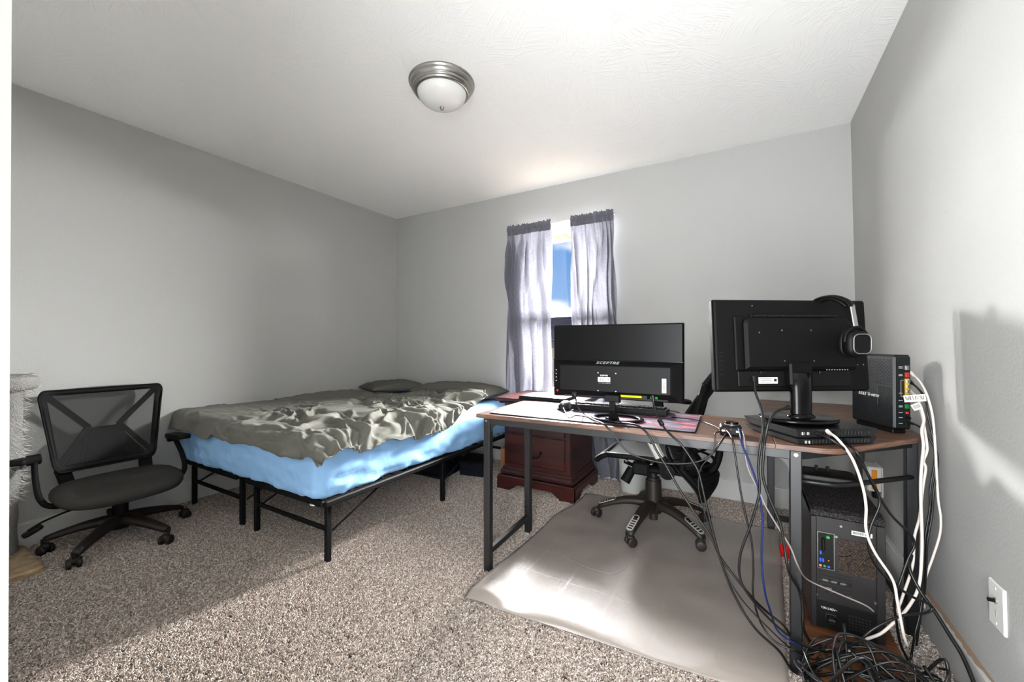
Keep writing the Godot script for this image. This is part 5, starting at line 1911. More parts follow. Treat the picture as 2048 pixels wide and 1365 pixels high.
	part("stand_foot", MB.new().lathe(disc, 48, Transform3D(Basis.from_scale(V(1, 1, 0.86)), V(0.004, 0, 0.030))), M.black_gloss, t, "glossy round foot")


func build_headset() -> void:
	# hung over the upper corner of the second monitor
	var yaw := atan2(0.323, 0.487)
	var t := thing("headset", "black over-ear headset hung on the corner of the second monitor", "headset", V(0.277, 0.0, -1.866), yaw)
	# local: +z out of the monitor's back, x to the right; y absolute
	var band := curve([-0.005, 1.10, 0.085, 0.012, 1.170, 0.075, 0.012, 1.220, 0.058, -0.005, 1.246, 0.030, -0.020, 1.253, -0.005, -0.030, 1.242, -0.045, -0.030, 1.205, -0.068, -0.025, 1.15, -0.074], 8)
	part("headband", MB.new().tube(band.slice(14, 52), 0.018, 12, 0.018, 0.30), M.plastic, t)
	part("headband_pad", MB.new().tube(curve([0.004, 1.212, 0.052, -0.010, 1.236, 0.028, -0.022, 1.244, -0.004, -0.030, 1.231, -0.040], 7), 0.014, 10, 0.014, 0.5), M.black, t)
	for f in 2:
		var sl := MB.new()
		var zz := 0.083 if f == 0 else -0.076
		var x0 := 0.008 if f == 0 else -0.025
		sl.bar(V(x0 + 0.004, 1.218, zz - 0.020 * (1 if f == 0 else -1)), V(x0, 1.135, zz), 0.018, 0.006, 0.002, V(0, 0, 1))
		part("slider", sl, M.steel, t, "notched steel slider")
		var yoke := MB.new()
		yoke.tube(curve([x0 - 0.042, 1.085, zz, x0 - 0.034, 1.118, zz, x0, 1.137, zz + 0.004, x0 + 0.034, 1.118, zz, x0 + 0.042, 1.085, zz], 6), 0.006, 8)
		part("yoke", yoke, M.plastic, t)
		var s := 1.0 if f == 0 else -1.0
		var b := Basis(V(0, 1, 0), -0.12)
		var o := V(x0, 1.080, zz)
		var cup := MB.new()
		cup.pillow(o, V(0.041, 0.046, 0.026), 0.7, 0.7, b * Basis(), 32, 14)
		part("ear_cup", cup, M.plastic, t)
		part("ear_cushion", MB.new().pillow(o - b * V(0, 0, 0.022 * s), V(0.044, 0.049, 0.017), 0.75, 0.7, b, 32, 12), M.black, t)
		var pl := PackedVector2Array()
		for q in rrect(0.056, 0.066, 0.018, 6):
			pl.append(q)
		part("cup_plate", MB.new().prism(pl, 0.004, Transform3D(b * Basis(V(0, 1, 0), 0.0 if f == 0 else PI), o + b * V(0, 0, 0.024 * s)), false, 0.001), M.screen, t)
		var rim := PackedVector3Array()
		for q in pl:
			rim.append(o + b * V(q.x, q.y, 0.0275 * s))
		rim.append(rim[0])
		rim.append(rim[1])
		part("cup_ring", MB.new().tube(rim, 0.0016, 6), M.steel, t, "thin silver outline")


func build_console(D: float) -> void:
	var p := V(0.142, D, -1.612)
	# local x runs from the near corner along the socket side, z towards the near left side
	var ex := V(0.237, 0, -0.164).normalized()
	var ez := V(ex.z, 0, -ex.x) * -1.0
	var t := thing("game_console", "flat two-tier black game console under the second monitor", "game console", p)
	t.transform = Transform3D(Basis(ex, Vector3.UP, ex.cross(Vector3.UP)), p)
	# basis z = x cross y: points to the viewer's side, so the body lies at -z
	var lx := 0.288
	var lz := 0.262
	var slabm := func(y0: float, y1: float, in0: float, in1: float) -> MB:
		var r := []
		for q in [[y0, in0], [y1, in1]]:
			var i: float = q[1]
			r.append(PackedVector3Array([V(i, q[0], -i * 0.2), V(lx - i, q[0], -i * 0.2), V(lx - i, q[0], -lz + i), V(i, q[0], -lz + i)]))
		return MB.new().loft(r, false)
	part("lower_shell", slabm.call(0.003, 0.022, 0.014, 0.002), M.console, t)
	part("gap_band", MB.new().box(V(lx / 2, 0.0245, -lz / 2 - 0.003), V(lx - 0.03, 0.008, lz - 0.026)), M.black, t)
	part("upper_shell", slabm.call(0.027, 0.053, 0.010, 0.0), M.console, t)
	for s in [[0.04, -0.04], [0.25, -0.04], [0.04, -0.22], [0.25, -0.22]]:
		part("foot", MB.new().cyl(V(s[0], 0, s[1]), V(s[0], 0.004, s[1]), 0.008, 12), M.black, t)
	# vents and sockets on the near long side
	for row in [[0.040, 0.150, 0.130], [0.0125, 0.16, 0.115], [0.0125, 0.06, 0.08]]:
		var n := int(row[2] / 0.012)
		for i in n:
			part("vent", MB.new().box(V(row[1] + i * 0.012, row[0], -0.001), V(0.008, 0.013, 0.006), 0.001), M.ink, t)
	var so := [[0.012, 0.040, 0.010], [0.030, 0.040, 0.008], [0.065, 0.040, 0.018], [0.092, 0.040, 0.016], [0.115, 0.040, 0.014], [0.022, 0.012, 0.006], [0.034, 0.012, 0.006]]
	for q in so:
		part("socket", MB.new().box(V(q[0] + 0.012, q[1], 0.0), V(q[2], 0.010, 0.006), 0.001), M.steel if q[2] < 0.012 else M.black, t)


func build_router(D: float) -> void:
	var e := V(0.088, 0, 0.19).normalized()   # along the broad side, towards the sockets
	var p := V(0.430, D, -2.098)
	var t := thing("router", "black upright internet router with perforated side beside the wall", "router", p)
	var nrm := V(-e.z, 0, e.x)                   # out of the lettered side
	t.transform = Transform3D(Basis(e, Vector3.UP, e.cross(Vector3.UP)), p)
	var zs := e.cross(V(0, 1, 0)).dot(nrm)       # +1 when local +z is the lettered side
	var L := 0.212
	var H := 0.285
	var T := 0.060
	var z0 := -T / 2 * zs
	part("body", MB.new().box(V(0, H / 2 + 0.012, z0), V(L, H - 0.012, T), 0.006), M.router, t)
	part("plinth", MB.new().box(V(0, 0.008, z0), V(L - 0.03, 0.017, T - 0.014), 0.003), M.black, t)
	var f := 0.0008 * zs
	var face := Basis() if zs > 0 else Basis(V(0, 1, 0), PI)
	var dirx := 1.0 if zs > 0 else -1.0
	part("lettered_panel", MB.new().box(V(-0.020, H * 0.47, f * 2), V(0.108, 0.074, 0.003), 0.001), M.router, t)
	var slots := MB.new()
	for row in 38:
		var y := 0.030 + row * 0.0066
		var midrow := y > 0.097 and y < 0.172
		if absf(y - 0.094) < 0.004 or absf(y - 0.175) < 0.004:
			continue
		for c in 12:
			var x := -0.092 + c * 0.0155 + (0.0077 if row % 2 else 0.0)
			if midrow and x > -0.080 and x < 0.036:
				continue
			if x > 0.090:
				continue
			slots.box(V(x, y, f), V(0.0125, 0.0030, 0.0016))
	part("side_grille", slots, M.ink, t).set_meta("kind", "stuff")
	lettering("AT&T", 0.0165, M.label_white, t, Transform3D(face, V(-0.041, H * 0.47, 0.0034 * zs)), 800)
	lettering("U-verse", 0.0165, M.label_white, t, Transform3D(face, V(0.014, H * 0.47, 0.0034 * zs)), 500)
	# socket side
	var xe := L / 2
	var zc := z0
	var put := func(called: String, y: float, h: float, w: float, m: Material, dz := 0.012, dep := 0.008) -> void:
		part(called, MB.new().box(V(xe + dep * 0.2, y, zc - dz * zs), V(dep, h, w), 0.001), m, t)
	put.call("socket", 0.246, 0.016, 0.012, M.steel)
	put.call("socket", 0.220, 0.019, 0.013, mat(Color(0.62, 0.14, 0.11), 0.5))
	put.call("socket_strip", 0.169, 0.074, 0.013, mat(Color(0.80, 0.64, 0.16), 0.5))
	for i in 4:
		put.call("socket", 0.196 - i * 0.018, 0.012, 0.012, M.steel, 0.013, 0.012)
	put.call("socket", 0.104, 0.017, 0.013, mat(Color(0.06, 0.40, 0.18), 0.5))
	put.call("reset_button", 0.080, 0.008, 0.008, M.red)
	part("coax_socket", MB.new().cyl(V(xe - 0.002, 0.062, zc - 0.012 * zs), V(xe + 0.014, 0.062, zc - 0.012 * zs), 0.005, 12), M.bronze, t)
	put.call("socket", 0.038, 0.012, 0.012, M.black)
	var mk := MB.new()
	for y in [0.250, 0.245, 0.221, 0.217, 0.152, 0.125, 0.105, 0.101, 0.080, 0.062, 0.040]:
		mk.box(V(xe + 0.0004, y, zc + 0.008 * zs), V(0.0006, 0.0022, 0.013))
	for y in [0.200, 0.140]:
		mk.box(V(xe + 0.0004, y, zc + 0.002 * zs), V(0.0006, 0.0014, 0.010))
	mk.box(V(xe + 0.0004, 0.170, zc + 0.007 * zs), V(0.0006, 0.060, 0.0014))
	part("socket_legend", mk, M.print_grey, t)
	part("top_edge", MB.new().box(V(0, H + 0.007, z0), V(L - 0.01, 0.003, T - 0.01), 0.001), M.black, t)


func build_hub(D: float) -> void:
	var t := thing("usb_hub", "small black desk hub with a dial and red lights beside the game console", "hub", V(-0.050, D, -1.700), deg_to_rad(4))
	part("body", MB.new().loft([hub_ring(0.0, 0.034, 0.036), hub_ring(0.006, 0.037, 0.038), hub_ring(0.028, 0.036, 0.037), hub_ring(0.034, 0.031, 0.033)], false), mat(Color(0.05, 0.038, 0.034), 0.5, 0.0, 0.3), t)
	part("dial", MB.new().cyl(V(0.004, 0.033, -0.006), V(0.004, 0.046, -0.006), 0.022, 28, -1.0, 0.002), M.black_gloss, t)
	part("dial_ring", MB.new().ring(V(0.004, 0.036, -0.006), 0.0235, 0.0018, V(0, 1, 0), 28, 6), M.steel, t)
	for x in [-0.018, 0.0]:
		part("indicator_led", MB.new().ball(V(x, 0.024, 0.0375), V(0.002, 0.0016, 0.0012), Basis(), 10, 6), M.led, t)
	for x in [-0.024, 0.022]:
		part("socket", MB.new().box(V(x, 0.018, 0.038), V(0.013, 0.007, 0.004), 0.0008), M.steel, t)


func hub_ring(y: float, x: float, z: float) -> PackedVector3Array:
	var p := PackedVector3Array()
	for q in rrect(x * 2, z * 2, 0.008, 3):
		p.append(V(q.x, y, q.y))
	return p


# ---------------------------------------------------------------- computer tower and floor things
func build_tower() -> void:
	var b := thing("wooden_board", "brown wooden board on the carpet under the computer tower", "board", V(0.315, 0, -1.93))
	part("panel", MB.new().box(V(0, 0.012, 0), V(0.27, 0.056, 0.76), 0.004), M.board, b)
	part("edge_strip", MB.new().box(V(0, 0.012, 0.382), V(0.27, 0.050, 0.006), 0.001), M.board, b)

	var O := V(0.305, 0.040, -1.825)
	var t := thing("computer_tower", "black dusty computer tower with its socket panel towards the room", "computer", O)
	# local: rear panel at z = 0 facing +z; body runs back to z = -0.46
	var W := 0.207
	var H := 0.440
	var k: Material = M.case
	var shell := MB.new()
	shell.box(V(-W / 2 + 0.004, H / 2 + 0.012, -0.23), V(0.008, H - 0.024, 0.46), 0.002)
	part("side_panel", shell, k, t)
	part("side_panel", MB.new().box(V(W / 2 - 0.004, H / 2 + 0.012, -0.23), V(0.008, H - 0.024, 0.46), 0.002), k, t)
	part("chassis", MB.new().box(V(0, 0.012 + (H - 0.03) / 2, -0.235), V(W - 0.018, H - 0.03, 0.44), 0.002), M.black, t)
	for s in [-1, 1]:
		for z in [-0.05, -0.40]:
			part("foot", MB.new().box(V(s * 0.075, 0.006, z), V(0.04, 0.014, 0.05), 0.004), M.black, t)
	# dusty top, falling to the rear lip
	part("top_panel", MB.new().loft([PackedVector3Array([V(-W / 2, H - 0.022, 0.004), V(W / 2, H - 0.022, 0.004), V(W / 2, H - 0.004, 0.004), V(-W / 2, H - 0.004, 0.004)]), PackedVector3Array([V(-W / 2, H - 0.022, -0.02), V(W / 2, H - 0.022, -0.02), V(W / 2, H + 0.002, -0.02), V(-W / 2, H + 0.002, -0.02)]), PackedVector3Array([V(-W / 2, H - 0.022, -0.34), V(W / 2, H - 0.022, -0.34), V(W / 2, H + 0.010, -0.34), V(-W / 2, H + 0.010, -0.34)])], false), M.dusty, t, "dusty sloping top panel")
	var comb := MB.new()
	for i in 34:
		comb.box(V(-W / 2 + 0.006 + i * 0.0059, H - 0.013, 0.0045), V(0.003, 0.012, 0.003))
	part("top_vent", comb, M.ink, t)
	# front control hood with rounded nose
	var hood := MB.new()
	hood.pillow(V(0, H + 0.012, -0.40), V(W / 2, 0.026, 0.072), 0.35, 0.25, Basis(), 40, 12)
	part("front_hood", hood, k, t)
	part("hood_lip", MB.new().tube(curve([-W / 2 + 0.004, H + 0.008, -0.335, -0.02, H + 0.006, -0.328, W / 2 - 0.03, H + 0.006, -0.330, W / 2 - 0.004, H + 0.010, -0.36], 6), 0.006, 8), k, t)
	var comb2 := MB.new()
	for i in 26:
		comb2.box(V(-W / 2 + 0.012 + i * 0.0072, H + 0.008, -0.326), V(0.0028, 0.016, 0.006))
	part("hood_vent", comb2, M.ink, t)
	for x in [-0.035, 0.005]:
		part("usb_plug", MB.new().box(V(x, H + 0.046, -0.41), V(0.012, 0.026, 0.008), 0.002), M.black, t)
	# rear panel
	part("rear_panel", MB.new().box(V(0, 0.215, -0.004), V(W - 0.016, 0.40, 0.010), 0.001), k, t)
	part("rear_edge", MB.new().box(V(W / 2 - 0.012, 0.215, 0.0), V(0.024, 0.40, 0.012), 0.002), k, t)
	part("rear_edge", MB.new().box(V(-W / 2 + 0.010, 0.215, 0.0), V(0.018, 0.40, 0.012), 0.002), k, t)
	barcode(t, Transform3D(Basis(), V(0.042, 0.377, 0.0022)), 0.056, 0.015, 9)
	# motherboard socket plate
	var sh := part("socket_plate", MB.new().box(V(-0.058, 0.295, 0.002), V(0.046, 0.128, 0.002)), M.black, t)
	var fr := MB.new()
	for q in [[-0.0815, 0.295, 0.0016, 0.131], [-0.0345, 0.295, 0.0016, 0.131], [-0.058, 0.3595, 0.046, 0.0016], [-0.058, 0.2305, 0.046, 0.0016]]:
		fr.box(V(q[0], q[1], 0.0036), V(q[2], q[3], 0.002))
	part("plate_frame", fr, M.steel, sh, "thin bright frame")
	for q in [[-0.073, 0.286, M.blue], [-0.074, 0.260, M.blue], [-0.066, 0.260, M.blue]]:
		part("usb_socket", MB.new().box(V(q[0], q[1], 0.004), V(0.0055, 0.013, 0.004), 0.0006), q[2], sh, "blue socket")
	for q in [[-0.074, 0.240, M.pink], [-0.062, 0.240, M.green], [-0.050, 0.240, M.blue]]:
		part("audio_socket", MB.new().cyl(V(q[0], q[1], 0.002), V(q[0], q[1], 0.006), 0.004, 14), q[2], sh)
	part("keyboard_socket", MB.new().cyl(V(-0.052, 0.345, 0.002), V(-0.052, 0.345, 0.006), 0.0055, 16), M.green, sh)
	part("network_led", MB.new().ball(V(-0.050, 0.262, 0.005), V(0.0022, 0.0022, 0.0015), Basis(), 10, 6), M.orange, sh)
	part("video_plug", MB.new().box(V(-0.066, 0.318, 0.008), V(0.010, 0.045, 0.014), 0.003), M.black, sh)
	# honeycomb fan grille over a dusty fan
	var fan := part("fan_grille", MB.new().box(V(0.030, 0.288, -0.0005), V(0.104, 0.122, 0.002)), M.black, t)
	var hub := MB.new()
	hub.cyl(V(0.030, 0.288, 0.0006), V(0.030, 0.288, 0.0016), 0.020, 24)
	for i in 7:
		var a := TAU * i / 7.0
		hub.bar(V(0.030 + cos(a) * 0.018, 0.288 + sin(a) * 0.018, 0.001), V(0.030 + cos(a + 0.5) * 0.047, 0.288 + sin(a + 0.5) * 0.047, 0.001), 0.0012, 0.016, 0, V(0, 0, 1))
	part("fan", hub, mat(Color(0.12, 0.10, 0.09), 0.9), fan, "dusty fan behind the grille")
	var hc := MB.new()
	var cell := 0.0072
	for r in 19:
		for c in 15:
			var cx := -0.020 + c * cell + (cell / 2 if r % 2 else 0.0)
			var cy := 0.231 + r * cell * 0.866
			if cx > 0.081:
				continue
			for q in 3:
				var a := PI / 6 + q * PI / 3
				var p0 := V(cx + cos(a) * cell * 0.577, cy + sin(a) * cell * 0.577, 0.0035)
				var p1 := V(cx + cos(a + PI / 3) * cell * 0.577, cy + sin(a + PI / 3) * cell * 0.577, 0.0035)
				hc.bar(p0, p1, 0.0021, 0.0018)
	part("honeycomb", hc, M.grille, fan)
	for q in [[-0.090, 0.385], [-0.015, 0.392], [0.088, 0.352], [-0.028, 0.352], [0.086, 0.240], [-0.09, 0.30], [-0.086, 0.130], [0.078, 0.150]]:
		part("screw", MB.new().cyl(V(q[0], q[1], 0.0), V(q[0], q[1], 0.004), 0.004, 12), M.steel, t)
	# expansion slots
	for i in 6:
		part("slot_cover", MB.new().box(V(-0.032, 0.214 - i * 0.0125, 0.003), V(0.092, 0.0085, 0.003), 0.001), M.dusty if i % 3 == 2 else k, t)
	for q in [[-0.06, 0.190], [-0.035, 0.190], [-0.01, 0.190], [-0.05, 0.163]]:
		part("video_socket", MB.new().box(V(q[0], q[1], 0.0045), V(0.016, 0.006, 0.003), 0.0005), M.steel, t)
	# power supply
	var ps := part("power_supply", MB.new().box(V(0.0, 0.066, 0.002), V(0.165, 0.095, 0.004), 0.001), M.black, t)
	part("power_socket", MB.new().box(V(-0.045, 0.062, 0.004), V(0.030, 0.024, 0.006), 0.001), M.ink, ps)
	part("power_plug", MB.new().box(V(-0.045, 0.060, 0.020), V(0.026, 0.020, 0.036), 0.004), M.cable_black, ps)
	lettering("100-240V~", 0.010, M.label_white, ps, Transform3D(Basis(), V(-0.050, 0.090, 0.0046)))
	var dots := MB.new()
	for r in 5:
		for c in 7:
			dots.box(V(0.008 + c * 0.009, 0.040 + r * 0.011, 0.0045), V(0.005, 0.006, 0.001))
	part("supply_vent", dots, M.print_grey if false else M.ink, ps)

	# power strip on the floor before the tower
	var s := thing("power_strip", "long black power strip lying among the cables on the floor", "power strip", V(0.305, 0.0, -1.46), 0.10)
	part("body", MB.new().box(V(0, 0.004, 0), V(0.29, 0.040, 0.055), 0.006), M.black, s)
	for i in 6:
		part("socket", MB.new().box(V(-0.10 + i * 0.040, 0.0245, 0), V(0.026, 0.002, 0.030), 0.0006), M.ink, s)
	part("label", MB.new().box(V(0.06, 0.0255, 0.018), V(0.030, 0.001, 0.014)), M.label_white, s, "small white sticker")
	for x in [-0.06, 0.02]:
		part("plug", MB.new().box(V(x, 0.040, 0), V(0.028, 0.032, 0.030), 0.006), M.cable_black, s)

	# wall plate with coax connector
	var yw := 0.367
	var wp := thing("wall_plate", "white wall plate with a coaxial connector on the wall beside the desk", "wall plate", V(xr(yw), yw, -1.612))
	wp.rotation.z = atan((XR_BOT - XR_TOP) / CEIL)
	part("plate", MB.new().box(V(-0.003, 0, 0), V(0.008, 0.124, 0.078), 0.003), M.white, wp)
	part("coax_connector", MB.new().cyl(V(-0.006, 0.016, 0.004), V(-0.024, 0.016, 0.004), 0.005, 14), M.bronze, wp, "brass threaded connector")
	part("connector_nut", MB.new().cyl(V(-0.006, 0.016, 0.004), V(-0.011, 0.016, 0.004), 0.008, 6), M.steel, wp)
	for y in [-0.047, 0.047]:
		part("screw", MB.new().cyl(V(-0.006, y, 0), V(-0.0085, y, 0), 0.004, 12), M.label_white, wp)
	part("slot", MB.new().box(V(-0.0072, -0.020, 0), V(0.001, 0.018, 0.003)), M.print_grey, wp)

	# adapter plugged in low on the right wall, near the corner
	var ad := thing("power_adapter", "white plug-in adapter with an orange label low on the wall", "adapter", V(xr(0.39), 0.39, -2.74))
	part("case", MB.new().box(V(-0.030, 0, 0), V(0.060, 0.125, 0.105), 0.006), M.white, ad)
	part("label", MB.new().box(V(-0.0325, 0.0, 0.0530), V(0.022, 0.100, 0.001)), M.orange, ad, "orange label")
	part("outlet_plate", MB.new().box(V(-0.003, -0.01, 0), V(0.008, 0.15, 0.125), 0.002), M.white, ad)
	part("plug", MB.new().box(V(-0.020, -0.085, 0.02), V(0.030, 0.030, 0.028), 0.004), M.black, ad)

	var cp := thing("cable_plug", "small white round plug lying against the skirting board", "plug", V(0.566, 0.018, -1.72))
	part("cap", MB.new().cyl(V(0, 0, -0.012), V(0, 0, 0.012), 0.013, 18, -1.0, 0.002), M.white, cp)
	part("collar", MB.new().cyl(V(0, 0, -0.024), V(0, 0, -0.012), 0.009, 14), M.black, cp)


